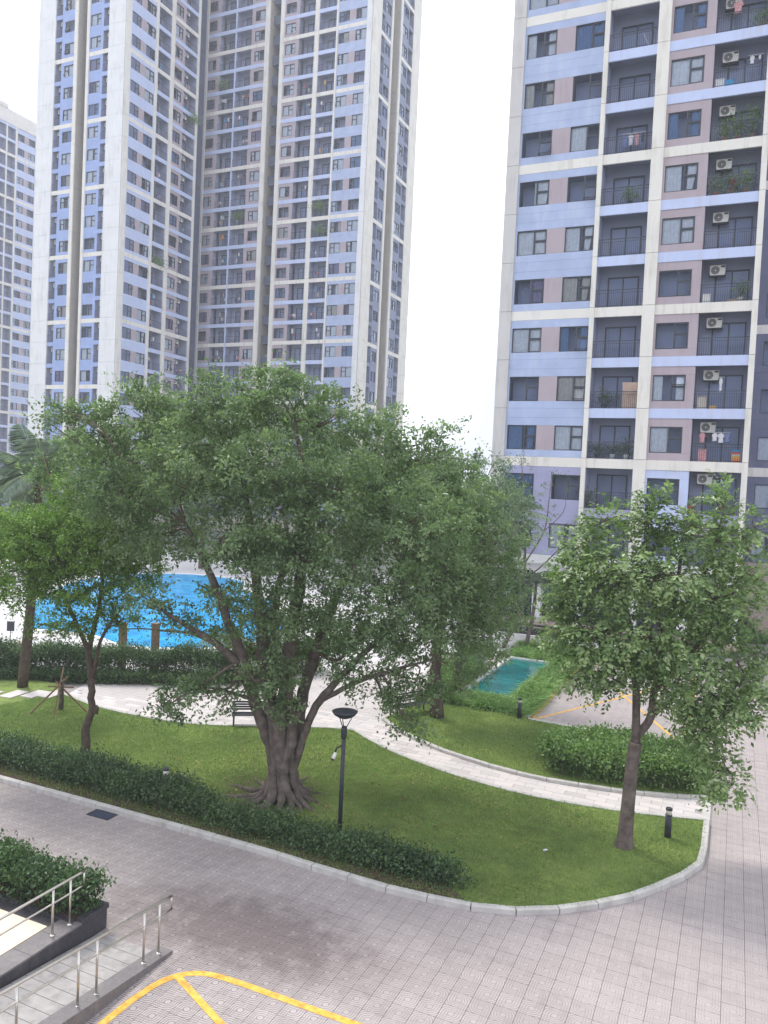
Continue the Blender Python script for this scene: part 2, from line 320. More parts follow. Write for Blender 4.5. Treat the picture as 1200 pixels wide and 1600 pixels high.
# ------------------------------------------------------------------ mesh builder
class MB:
    def __init__(s): s.v = []; s.f = []; s.m = []; s.sm = []
    def add(s, vs, fs, mi=0, smooth=False):
        o = len(s.v); s.v.extend([tuple(float(c) for c in q) for q in vs]); s.f.extend([tuple(i + o for i in f) for f in fs]); s.m.extend([mi] * len(fs)); s.sm.extend([smooth] * len(fs)); return s
    def box(s, x0, x1, y0, y1, z0, z1, mi=0):
        return s.add([(x0, y0, z0), (x1, y0, z0), (x1, y1, z0), (x0, y1, z0), (x0, y0, z1), (x1, y0, z1), (x1, y1, z1), (x0, y1, z1)],
                     [(0, 3, 2, 1), (4, 5, 6, 7), (0, 1, 5, 4), (1, 2, 6, 5), (2, 3, 7, 6), (3, 0, 4, 7)], mi)
    def obox(s, c, ax, ay, az, hx, hy, hz, mi=0):
        c = np.array(c, float); ax = np.array(ax, float) * hx; ay = np.array(ay, float) * hy; az = np.array(az, float) * hz
        vs = [c + i * ax + j * ay + k * az for k in (-1, 1) for (i, j) in ((-1, -1), (1, -1), (1, 1), (-1, 1))]
        return s.add(vs, [(0, 3, 2, 1), (4, 5, 6, 7), (0, 1, 5, 4), (1, 2, 6, 5), (2, 3, 7, 6), (3, 0, 4, 7)], mi)
    def bar(s, a, b, w, h=None, mi=0):
        a = np.array(a, float); b = np.array(b, float); d = b - a; L = np.linalg.norm(d); d = d / L
        up = np.array([0, 0, 1.]) if abs(d[2]) < .9 else np.array([1., 0, 0])
        x = np.cross(d, up); x /= np.linalg.norm(x); y = np.cross(x, d)
        return s.obox((a + b) / 2, d, x, y, L / 2, w / 2, (h or w) / 2, mi)
    def prism(s, poly, z0, z1, mi=0, mside=None):
        n = len(poly); vs = [(p[0], p[1], z0) for p in poly] + [(p[0], p[1], z1) for p in poly]
        s.add(vs, [tuple(range(n, 2 * n))], mi)
        o = len(s.v) - 2 * n
        for i in range(n):
            j = (i + 1) % n; s.f.append((o + i, o + j, o + n + j, o + n + i)); s.m.append(mi if mside is None else mside); s.sm.append(False)
        return s
    def tube(s, pts, rad, seg=8, mi=0, cap=True, smooth=True):
        pts = [np.array(p, float) for p in pts]; n = len(pts)
        if not hasattr(rad, '__len__'): rad = [rad] * n
        ref = np.array([.3, .8, .1]); vs = []; fs = []
        for i, p in enumerate(pts):
            d = pts[min(i + 1, n - 1)] - pts[max(i - 1, 0)]; d = d / (np.linalg.norm(d) + 1e-9)
            if abs(d @ ref) > .95 * np.linalg.norm(ref): ref = np.array([.8, .1, .3])
            x = np.cross(d, ref); x /= np.linalg.norm(x); y = np.cross(d, x); ref = np.cross(x, d) * 1.0
            for k in range(seg):
                a = 2 * PI * k / seg; vs.append(p + rad[i] * (math.cos(a) * x + math.sin(a) * y))
        for i in range(n - 1):
            for k in range(seg):
                a = i * seg + k; b = i * seg + (k + 1) % seg; fs.append((a, b, b + seg, a + seg))
        if cap: fs.append(tuple(range(seg))[::-1]); fs.append(tuple(range((n - 1) * seg, n * seg)))
        return s.add(vs, fs, mi, smooth)
    def lathe(s, c, prof, seg=20, mi=0):
        vs = []; fs = []
        for (r, z) in prof:
            for k in range(seg):
                a = 2 * PI * k / seg; vs.append((c[0] + r * math.cos(a), c[1] + r * math.sin(a), c[2] + z))
        for i in range(len(prof) - 1):
            for k in range(seg):
                a = i * seg + k; b = i * seg + (k + 1) % seg; fs.append((a, b, b + seg, a + seg))
        fs.append(tuple(range(seg))[::-1]); fs.append(tuple(range((len(prof) - 1) * seg, len(prof) * seg)))
        return s.add(vs, fs, mi, True)
    def mesh(s, name, mats):
        me = bpy.data.meshes.new(name); me.from_pydata(s.v, [], s.f)
        for m in mats: me.materials.append(M[m] if isinstance(m, str) else m)
        me.polygons.foreach_set('material_index', s.m); me.polygons.foreach_set('use_smooth', s.sm)
        me.update(); return me
    def build(s, name, mats, parent=None, label=None, cat=None, group=None, kind=None, loc=None):
        if isinstance(mats, str): mats = [mats]
        o = bpy.data.objects.new(name, s.mesh(name, mats)); C.objects.link(o)
        if parent is not None: o.parent = parent
        if loc is not None: o.location = [float(v) for v in loc]
        return tag(o, label, cat, group, kind)
def inst(name, me, parent=None, mat=None):
    o = bpy.data.objects.new(name, me); C.objects.link(o)
    if parent is not None: o.parent = parent
    if mat is not None: o.matrix_local = mat
    return o
def curve(pts, n=6):
    pts = [np.array(p, float) for p in pts]
    if len(pts) < 3: return [pts[0] + (pts[-1] - pts[0]) * k / n for k in range(n + 1)]
    out = []; q = [2 * pts[0] - pts[1]] + pts + [2 * pts[-1] - pts[-2]]
    for i in range(1, len(q) - 2):
        for k in range(n):
            t = k / n; a, b, c, d = q[i - 1], q[i], q[i + 1], q[i + 2]
            out.append(.5 * ((2 * b) + (c - a) * t + (2 * a - 5 * b + 4 * c - d) * t * t + (3 * b - a - 3 * c + d) * t ** 3))
    out.append(pts[-1]); return out
def interp(vals, n): return list(np.interp(np.linspace(0, len(vals) - 1, n), range(len(vals)), vals))
def inpoly(px, py, poly):
    px = np.atleast_1d(px); py = np.atleast_1d(py); r = np.zeros(len(px), bool); n = len(poly)
    for i in range(n):
        x0, y0 = poly[i][:2]; x1, y1 = poly[(i + 1) % n][:2]
        c = ((y0 > py) != (y1 > py)) & (px < (x1 - x0) * (py - y0) / (y1 - y0 + 1e-12) + x0); r ^= c
    return r
def scatter(poly, n):
    poly = np.array([p[:2] for p in poly]); lo, hi = poly.min(0), poly.max(0); out = np.zeros((0, 2))
    while len(out) < n:
        q = rng.uniform(lo, hi, (n, 2)); out = np.vstack([out, q[inpoly(q[:, 0], q[:, 1], poly)]])
    return out[:n]

# ------------------------------------------------------------------ leaf builder
def norm(a): return a / (np.linalg.norm(a, axis=1, keepdims=True) + 1e-9)
def leaf_mesh(name, c, d, up, L, W, mat, tone, fold=.25, droop=0.):
    """two-triangle folded leaves; c base, d direction, up normal (all N,3)"""
    n = len(c); d = norm(d); s = norm(np.cross(d, up)); u = norm(np.cross(s, d))
    L = np.broadcast_to(L, n)[:, None]; W = np.broadcast_to(W, n)[:, None]
    a = c; tip = c + d * L - np.array([0, 0, 1.]) * L * droop
    mid = c + d * L * .45; l = mid + s * W / 2 + u * W * fold; r = mid - s * W / 2 + u * W * fold
    v = np.stack([a, l, tip, r], 1).reshape(-1, 3).astype(np.float32)
    idx = np.arange(n)[:, None] * 4
    f = np.concatenate([idx + [[0, 2, 1]], idx + [[0, 3, 2]]], 1).reshape(-1).astype(np.int32)
    me = bpy.data.meshes.new(name); me.vertices.add(len(v)); me.vertices.foreach_set('co', v.reshape(-1))
    nt = n * 2; me.loops.add(nt * 3); me.loops.foreach_set('vertex_index', f)
    me.polygons.add(nt); me.polygons.foreach_set('loop_start', np.arange(nt, dtype=np.int32) * 3)
    try: me.polygons.foreach_set('loop_total', np.full(nt, 3, np.int32))
    except Exception: pass
    at = me.attributes.new('tone', 'FLOAT', 'POINT'); at.data.foreach_set('value', np.repeat(np.clip(tone, 0, 1), 4).astype(np.float32))
    me.materials.append(M[mat]); me.update(calc_edges=True)
    return me
def leaf_obj(name, me, parent=None, label=None, cat=None, group=None, kind='stuff', loc=None):
    o = bpy.data.objects.new(name, me); C.objects.link(o)
    if parent is not None: o.parent = parent
    return tag(o, label, cat, group, kind)
def rel(a, base): return np.asarray(a, float) - np.asarray(base, float)

def crown(lobes, sub, per, L, W, shell=.55, clump=.38, upb=.5, flat=.75):
    """lobes: (centre, (rx,ry,rz), weight).  returns base, dir, up, size, tone, twig ends"""
    Cc = []; D = []; U = []; Tn = []; tw = []
    for (c, r, w) in lobes:
        c = np.array(c); r = np.array(r); ns = max(3, int(sub * w * (r[0] * r[2] + r[0] * r[1] + r[1] * r[2]) / 3))
        v = norm(rng.normal(size=(ns, 3))); rad = np.clip(rng.beta(3.2, 1.3, ns), .15, 1.05) if shell > .5 else rng.random(ns) ** .5
        sc_ = c + v * r * rad[:, None]
        # drop some at random to leave gaps
        keep = rng.random(ns) < .92; sc_ = sc_[keep]; v = v[keep]
        tw.append((c, sc_))
        for k in range(len(sc_)):
            n = int(per * rng.uniform(.5, 1.4)); cl = clump * rng.uniform(.6, 1.35)
            dv = norm(v[k][None] * np.array([1, 1, .5]) + rng.normal(size=(1, 3)) * .4)[0]       # clump axis: a twig
            t = rng.random(n)
            p = sc_[k] + dv * ((t[:, None] - .4) * cl * 2.0) + rng.normal(size=(n, 3)) * cl * np.array([.36, .36, .36 * flat])
            q = norm(dv[None] * .5 + rng.normal(size=(n, 3)) * .75 + np.array([0, 0, -.12]))
            Cc.append(p); D.append(q)
            U.append(norm(rng.normal(size=(n, 3)) * .55 + np.array([0, 0, 1.]) * upb + v[k] * .5))
            Tn.append(np.clip(rng.uniform(.05, .85) + rng.normal(size=n) * .18, 0, 1))
    return np.vstack(Cc), np.vstack(D), np.vstack(U), np.concatenate(Tn), tw

def make_tree(name, label, base, stems, lobes, leaf, bark, sub, per, L, W, group=None, cat='tree', clump=.38, twigs=1.0, upb=.5, leafkind='simple', limb_r=.07, seg=8):
    base = np.array(base, float)
    root = empty(name, base, label, cat, group)
    tr = MB(); nodes = []
    for pts, rad in stems:
        cv = curve(pts, 5); rr = interp(rad, len(cv))
        cv = [p + (rng.normal(size=3) * rr[i] * .10 if i > 0 else 0) for i, p in enumerate(cv)]
        tr.tube([p - base for p in cv], rr, seg)
        for p, r in zip(cv, rr): nodes.append((p, r))
    tr.build('trunk', bark, root)
    Cc, D, U, Tn, tw = crown(lobes, sub, per, L, W, clump=clump, upb=upb)
    br = MB(); npos = np.array([n[0] for n in nodes]); nr = np.array([n[1] for n in nodes])
    zmin = base[2] + .35 * (npos[:, 2].max() - base[2])
    ok = npos[:, 2] > zmin
    for c, ends in tw:
        cand = np.where(ok)[0]; j = cand[np.argmin(np.linalg.norm(npos[cand] - c, axis=1) + .5 * np.maximum(0, npos[cand, 2] - c[2]))]
        a = npos[j]; dist = np.linalg.norm(c - a); r0 = min(nr[j] * .75, limb_r * (1 + .12 * dist))
        m1 = a + (c - a) * .4 + rng.normal(size=3) * .12 * dist + np.array([0, 0, -.06 * dist])
        m2 = a + (c - a) * .75 + rng.normal(size=3) * .10 * dist
        cv = curve([a, m1, m2, c], 4); rr = interp([r0, r0 * .7, r0 * .5, r0 * .28], len(cv))
        br.tube([p - base for p in cv], rr, 6)
        for e in ends[rng.random(len(ends)) < twigs]:
            s = cv[rng.integers(len(cv) // 2, len(cv))]; md = (s + e) / 2 + rng.normal(size=3) * .12 * np.linalg.norm(e - s)
            br.tube([s - base, md - base, e - base], [.016, .011, .005], 3, cap=False)
    br.build('branch', 'twig', root, kind='stuff')
    tone = Tn
    me = leaf_mesh('foliage', rel(Cc, base), D, U, L * rng.uniform(.7, 1.25, len(Cc)), W * rng.uniform(.7, 1.25, len(Cc)), leaf, tone)
    leaf_obj('foliage', me, root)
    return root

# ================================================================== GROUND
g = MB(); g.add([(-2500, -300, -.10), (2500, -300, -.10), (2500, 5000, -.10), (-2500, 5000, -.10)], [(0, 1, 2, 3)])
g.build('ground', 'ground', kind='structure')

def arc_pts(cx, cy, r, a0, a1, n):
    return [(cx + r * math.cos(math.radians(a0 + (a1 - a0) * k / n)), cy + r * math.sin(math.radians(a0 + (a1 - a0) * k / n))) for k in range(n + 1)]
front = [(-34, 15.9), (-20, 15.9), (-10, 15.9), (-8.3, 15.8), (-6.6, 15.76), (-5.2, 15.85), (-4.4, 16.0), (-3.6, 16.33), (-2.64, 17.0), (-1.61, 18.14), (-.84, 19.37), (-.42, 20.25), (-.28, 20.8), (-.28, 23.4)]
upper = [(-1.22, 23.12), (-2.54, 22.76), (-4.3, 22.56), (-5.56, 22.58), (-6.81, 22.8), (-8.11, 23.12), (-9.42, 23.62), (-10.89, 24.35), (-12.2, 25.3), (-14.04, 24.4), (-15.9, 23.34), (-16.78, 22.85), (-17.81, 22.55), (-19.56, 22.41), (-21.54, 22.45), (-23.79, 23.06), (-25.0, 24.0), (-27, 24.0), (-34, 20.5)]
lawnA = front + upper
lowB = [(-11.75, 27.05), (-10.55, 25.98), (-9.81, 25.54), (-8.82, 25.0), (-7.6, 24.6), (-6.36, 24.23), (-4.62, 24.12), (-3.07, 24.33), (-1.57, 24.66), (-.28, 25.25)]
upB = [(-.28, 27.6), (-.5, 29.5), (-1.73, 29.88), (-5.06, 29.95), (-6.94, 30.1), (-6.98, 30.3), (-10.6, 30.4), (-11.2, 32.3), (-12.0, 31.6), (-11.5, 29.2)]
lawnB = lowB + upB
pathpoly = [(-.28, 23.4)] + upper[:9] + [(-12.6, 26.2)] + lowB
rear = [(-12.2, 25.3)] + upper[9:16] + [(-24.6, 25.2), (-20.93, 27.6), (-19.0, 29.6), (-17, 33), (-14, 38), (-11.3, 44), (-11.3, 33), (-11.6, 29.2), (-11.75, 27.0)]

# patterned plaza: nearest tiles as single pavers, then joined pavers, then material only
pz = MB(); pz.add([(-60, 4, -.035), (26, 4, -.035), (26, 31.2, -.035), (-60, 31.2, -.035)], [(0, 1, 2, 3)])
plaza = pz.build('plaza', 'granite2', kind='structure')
pf = MB(); pf.add([(-60, 31.2, 0), (26, 31.2, 0), (26, 52, 0), (-60, 52, 0)], [(0, 1, 2, 3)])
pf.build('plaza', 'tile', kind='structure')
tb = MB(); e = .1985; b_ = .1965
tb.add([(-e, -e, -.03), (e, -e, -.03), (e, e, -.03), (-e, e, -.03), (-e, -e, -.004), (e, -e, -.004), (e, e, -.004), (-e, e, -.004), (-b_, -b_, 0), (b_, -b_, 0), (b_, b_, 0), (-b_, b_, 0)],
       [(0, 1, 5, 4), (1, 2, 6, 5), (2, 3, 7, 6), (3, 0, 4, 7), (4, 5, 9, 8), (5, 6, 10, 9), (6, 7, 11, 10), (7, 4, 8, 11), (8, 9, 10, 11)])
tile_me = tb.mesh('paver', ['tile'])
cells = []
for j in range(-12, 48):
    for i in range(-80, 60):
        x = -9.56 + .4 * i; y = 12.2 + .4 * j
        q = RM.T @ np.array([x, y, -H])
        if -q[2] < 4: continue
        px = 600 + F * q[0] / -q[2]; py = 800 - F * q[1] / -q[2]
        if not (-60 < px < 1260 and py < 1680): continue
        cells.append((x, y, px, py))
ca = np.array(cells)
insideA = inpoly(ca[:, 0], ca[:, 1], lawnA); insideB = inpoly(ca[:, 0], ca[:, 1], lawnB); insP = inpoly(ca[:, 0], ca[:, 1], pathpoly); insR = inpoly(ca[:, 0], ca[:, 1], rear)
# keep tiles whose neighbourhood touches the open plaza
def covered(x, y):
    o = np.array([(x + a, y + b) for a in (-.25, 0, .25) for b in (-.25, 0, .25)])
    allc = np.zeros(9, bool)
    for poly in (lawnA, lawnB, pathpoly, rear): allc |= inpoly(o[:, 0], o[:, 1], poly)
    allc |= (o[:, 0] < -9.2) & (o[:, 1] < 11.5)
    return allc.all()
cells = [c for k, c in enumerate(cells) if not ((insideA | insideB | insP | insR)[k] and covered(c[0], c[1])) and not (c[0] < -9.5 and c[1] < 11.3)]
vis = [c for c in cells if -5 < c[2] < 1205 and c[3] < 1605]
vis.sort(key=lambda c: math.hypot(c[0], c[1]))
near = set((c[0], c[1]) for c in vis[:300])
for c in vis[:300]:
    inst('paver', tile_me, plaza, Matrix.Translation((c[0], c[1], random.uniform(-.0015, .0015))))
fld = MB()
for c in cells:
    if (c[0], c[1]) in near: continue
    o = tb.v; dz = random.uniform(-.0015, .0015)
    fld.add([(v[0] + c[0], v[1] + c[1], v[2] + dz) for v in o], tb.f)
fld.build('paver', 'tile', plaza, kind='stuff')

# lawns with kerb stones
def make_lawn(poly, edges, w=.16, h=.13, top=.10):
    m = MB(); m.prism(poly, -.03, top, 0, 1)
    o = m.build('lawn', ['lawn', 'soil'], kind='structure')
    for seg_ in edges:
        pts = [np.array(p, float) for p in seg_]
        # resample along length
        d = [0]; 
        for a, b in zip(pts, pts[1:]): d.append(d[-1] + np.linalg.norm(b - a))
        n = max(1, int(round(d[-1] / .95))); ss = np.linspace(0, d[-1], n + 1)
        X = np.interp(ss, d, [p[0] for p in pts]); Y = np.interp(ss, d, [p[1] for p in pts])
        for k in range(n):
            a = np.array([X[k], Y[k]]); b = np.array([X[k + 1], Y[k + 1]]); t = (b - a); Ls = np.linalg.norm(t); t /= Ls; nrm = np.array([t[1], -t[0]])
            a2 = a + t * .006; b2 = b - t * .006; z1 = h + random.uniform(-.004, .004)
            kb = MB(); q = [a2 + nrm * w / 2, b2 + nrm * w / 2, b2 - nrm * w / 2, a2 - nrm * w / 2]
            bv = .012; q2 = [a2 + nrm * (w / 2 - bv) + t * bv, b2 + nrm * (w / 2 - bv) - t * bv, b2 - nrm * (w / 2 - bv) - t * bv, a2 - nrm * (w / 2 - bv) + t * bv]
            vs = [(p[0], p[1], -.03) for p in q] + [(p[0], p[1], z1 - bv) for p in q] + [(p[0], p[1], z1) for p in q2]
            kb.add(vs, [(0, 1, 5, 4), (1, 2, 6, 5), (2, 3, 7, 6), (3, 0, 4, 7), (4, 5, 9, 8), (5, 6, 10, 9), (6, 7, 11, 10), (7, 4, 8, 11), (8, 9, 10, 11)])
            kb.build('kerb_stone', 'kerb', o)
    return o
lawn1 = make_lawn(lawnA, [front, [front[-1]] + upper[:16]])
lawn2 = make_lawn(lawnB, [lowB, [(-.28, 25.25)] + upB[:5]])
soil = MB()
soil.prism([(-34, 15.98), (-10, 15.98), (-6.6, 15.86), (-5.4, 15.93), (-4.9, 16.1), (-5.3, 16.45), (-6.2, 16.8), (-9, 17.2), (-14, 17.7), (-34, 17.9)], .1, .108)
soil.build('soil_bed', 'soil', kind='structure')

# path and rear plaza slabs
pb = MB(); pb.add([(p[0], p[1], -.008) for p in pathpoly], [tuple(range(len(pathpoly)))])
path = pb.build('path', 'slab', kind='structure')
rb = MB(); rb.add([(p[0], p[1], .004) for p in rear], [tuple(range(len(rear)))])
rearp = rb.build('rear_plaza', 'plazafar', kind='structure')
sb_ = MB(); sb_.box(-.296, .296, -.146, .146, -.005, .03); slab_me = sb_.mesh('slab', ['slab'])
slabs = []
for j in range(0, 40):
    for i in range(-50, 10):
        x = i * .6 + (.3 if j % 2 else 0); y = 22 + j * .3
        o = np.array([(x + a, y + b) for a in (-.2, 0, .2) for b in (-.1, .1)])
        ip = inpoly(o[:, 0], o[:, 1], pathpoly); ir = inpoly(o[:, 0], o[:, 1], rear)
        if ip.any() or ir.any(): slabs.append((x, y, bool(ip.any())))
slabs.sort(key=lambda s: (not s[2], math.hypot(s[0] + 8, s[1])))
def outside_ok(x, y):
    # slab corners must stay inside path, rear plaza or under the raised lawns
    o = np.array([(x + a, y + b) for a in (-.28, .28) for b in (-.14, .14)]); r = np.zeros(4, bool)
    for poly in (lawnA, lawnB, pathpoly, rear): r |= inpoly(o[:, 0], o[:, 1], poly)
    return r.all()
slabs = [s for s in slabs if outside_ok(s[0], s[1])]
for x, y, ip in slabs[:300]:
    inst('slab', slab_me, path if ip else rearp, Matrix.Translation((x, y, random.uniform(-.001, .002))))
for k in range(3):
    m = MB(); m.box(-.42, -.20, 23.46 + k * .6, 23.46 + k * .6 + .592, -.02, .034); m.build('edging_stone', 'kerb', path)
rs = MB()
for x, y, ip in slabs[300:]: rs.box(x - .296, x + .296, y - .146, y + .146, 0, .03 + random.uniform(-.001, .002))
if rs.v: rs.build('slab', 'slab', rearp, kind='stuff')

# stepping stones at the far left of the lawn
for k, (px, py) in enumerate(((-18, 1085), (22, 1085), (55, 1085), (82, 1085))):
    c_ = G(px, py, .1); s_ = MB(); s_.box(-.28, .28, -.5, .5, 0, .03)
    o = s_.build('stepping_stone', 'slab', lawn1, loc=(c_[0], c_[1], .1)); o.rotation_euler = (0, 0, math.radians(6))

# pool deck, pool, teal pool
dk = MB(); dk.add([(-75, 26, .006), (-30.5, 22.5, .006), (-24.6, 25.4, .006), (-20.9, 27.8, .006), (-17, 33.2, .006), (-11.3, 44.2, .006), (-12.5, 48, .006), (-30, 70, .006), (-75, 75, .006)], [tuple(range(9))])
dk.build('pool_deck', 'deck', kind='structure')
pool = [tuple(p[:2]) for p in curve([(-35.5, 31.6, 0), (-38, 34, 0), (-42.5, 38.6, 0), (-47.5, 47, 0), (-48, 53, 0), (-44, 57, 0), (-38.5, 56.5, 0), (-35.5, 52.5, 0), (-30.5, 48.5, 0), (-26, 43, 0), (-23.5, 38, 0), (-24.5, 33.6, 0), (-28, 31.4, 0), (-31.7, 32.4, 0), (-35.5, 31.6, 0)], 5)][:-1]
pw = MB(); pw.add([(p[0], p[1], .03) for p in pool], [tuple(range(len(pool)))])
pw.build('pool_water', 'water', kind='structure')
cp = MB(); n = len(pool); cen = np.mean(np.array(pool), 0)
for i in range(n):
    a = np.array(pool[i]); b = np.array(pool[(i + 1) % n]); ao = a + (a - cen) / np.linalg.norm(a - cen) * .45; bo = b + (b - cen) / np.linalg.norm(b - cen) * .45
    cp.add([(*a, .0), (*b, .0), (*bo, .0), (*ao, .0), (*a, .06), (*b, .06), (*bo, .06), (*ao, .06)], [(4, 5, 6, 7), (0, 1, 5, 4), (2, 3, 7, 6)])
cp.build('pool_edge', 'coping', kind='structure')

tp = empty('shallow_pool', (-9.4, 36.6, 0), 'small rectangular teal mosaic pool with white edging beside the strappy plants', 'pool')
w_ = MB(); w_.add([(-1.02, -4.0, .05), (.98, -4.0, .05), (.98, 4.0, .05), (-1.02, 4.0, .05)], [(0, 1, 2, 3)]); w_.build('pool_water', 'teal', tp)
for (x0, x1, y0, y1) in ((-1.2, -1.02, -4.2, 4.2), (.98, 1.16, -4.2, 4.2), (-1.02, .98, -4.2, -4.0), (-1.02, .98, 4.0, 4.2)):
    n_ = max(1, int(round(max(x1 - x0, y1 - y0) / .7)))
    for k in range(n_):
        m = MB()
        if y1 - y0 > x1 - x0: m.box(x0, x1, y0 + (y1 - y0) * k / n_ + .004, y0 + (y1 - y0) * (k + 1) / n_ - .004, 0, .12)
        else: m.box(x0 + (x1 - x0) * k / n_ + .004, x0 + (x1 - x0) * (k + 1) / n_ - .004, y0, y1, 0, .12)
        m.build('edging_stone', 'coping', tp)
tp2 = empty('shallow_pool', (-9.4, 44.3, 0), 'far end of the teal pool glimpsed behind the planting strip', 'pool')
w_ = MB(); w_.add([(-1.0, -1.6, .05), (1.6, -1.6, .05), (1.6, 1.9, .05), (-1.0, 1.9, .05)], [(0, 1, 2, 3)]); w_.build('pool_water', 'teal', tp2)
w_ = MB(); w_.box(-1.2, 1.8, -1.8, -1.6, 0, .1); w_.box(-1.2, 1.8, 1.9, 2.1, 0, .1); w_.box(1.6, 1.8, -1.6, 1.9, 0, .1); w_.box(-1.2, -1.0, -1.6, 1.9, 0, .1); w_.build('edging', 'coping', tp2)

# painted lines
def ribbon(m, pts, w, z=.005):
    pts = [np.array(p[:2], float) for p in pts]; vs = []
    for i, p in enumerate(pts):
        d = pts[min(i + 1, len(pts) - 1)] - pts[max(i - 1, 0)]; d /= np.linalg.norm(d); n_ = np.array([-d[1], d[0]])
        vs += [(*(p + n_ * w / 2), z), (*(p - n_ * w / 2), z)]
    m.add(vs, [(2 * i, 2 * i + 1, 2 * i + 3, 2 * i + 2) for i in range(len(pts) - 1)])
m = MB(); ribbon(m, [(-8.94, 7), (-8.93, 9.7)] + [tuple(p) for p in curve([(-8.92, 10.3), (-8.82, 10.94), (-8.57, 11.34), (-8.17, 11.54), (-7.5, 11.59), (-6.9, 11.59)], 5)] + [(-5.3, 11.6), (-3.0, 11.6)], .14)
m.build('yellow_marking', 'yellow', plaza, kind='structure')
m = MB(); ribbon(m, [(-8.62, 11.2), (-7.2, 10.55), (-4.5, 9.3)], .13, .0065); m.build('yellow_marking', 'yellow', plaza, kind='structure')
m = MB(); ribbon(m, [(-3, 30.35), (-6.3, 30.4)] + arc_pts(-6.4, 30.9, .5, 270, 180, 5) + [(-6.9, 32), (-6.9, 41.2)] + arc_pts(-6.1, 41.2, .8, 180, 90, 5) + [(-2.1, 42)] + arc_pts(-2.1, 41.2, .8, 90, 0, 5) + [(-1.3, 31.2)] + arc_pts(-2.1, 31.15, .8, 0, -90, 5) + [(-3.2, 30.35)], .12)
m.build('yellow_marking', 'yellow', plaza, kind='structure')
for a, b in (((-6.7, 30.7), (-1.5, 41.7)), ((-6.7, 41.7), (-1.5, 30.7))):
    m = MB(); ribbon(m, [a, b], .10, .0065 if a[1] < 35 else .008); m.build('yellow_marking', 'yellow', plaza, kind='structure')

# drain grate
gr = empty('drain_grate', (-14.66, 15.62, 0), 'dark steel drain grate set in the tiles by the lawn kerb', 'drain')
m = MB(); 
for q in ((-.36, .36, -.2, -.17), (-.36, .36, .17, .2), (-.36, -.33, -.17, .17), (.33, .36, -.17, .17)): m.box(*q, -.02, .012)
m.build('frame', 'dark', gr)
for k in range(9):
    m = MB(); x = -.29 + k * .0725; m.box(x - .014, x + .014, -.17, .17, -.02, .010); m.build('grate_bar', 'dark', gr)
m = MB(); m.box(-.33, .33, -.17, .17, -.02, .003); m.build('grate_pit', 'room', gr)

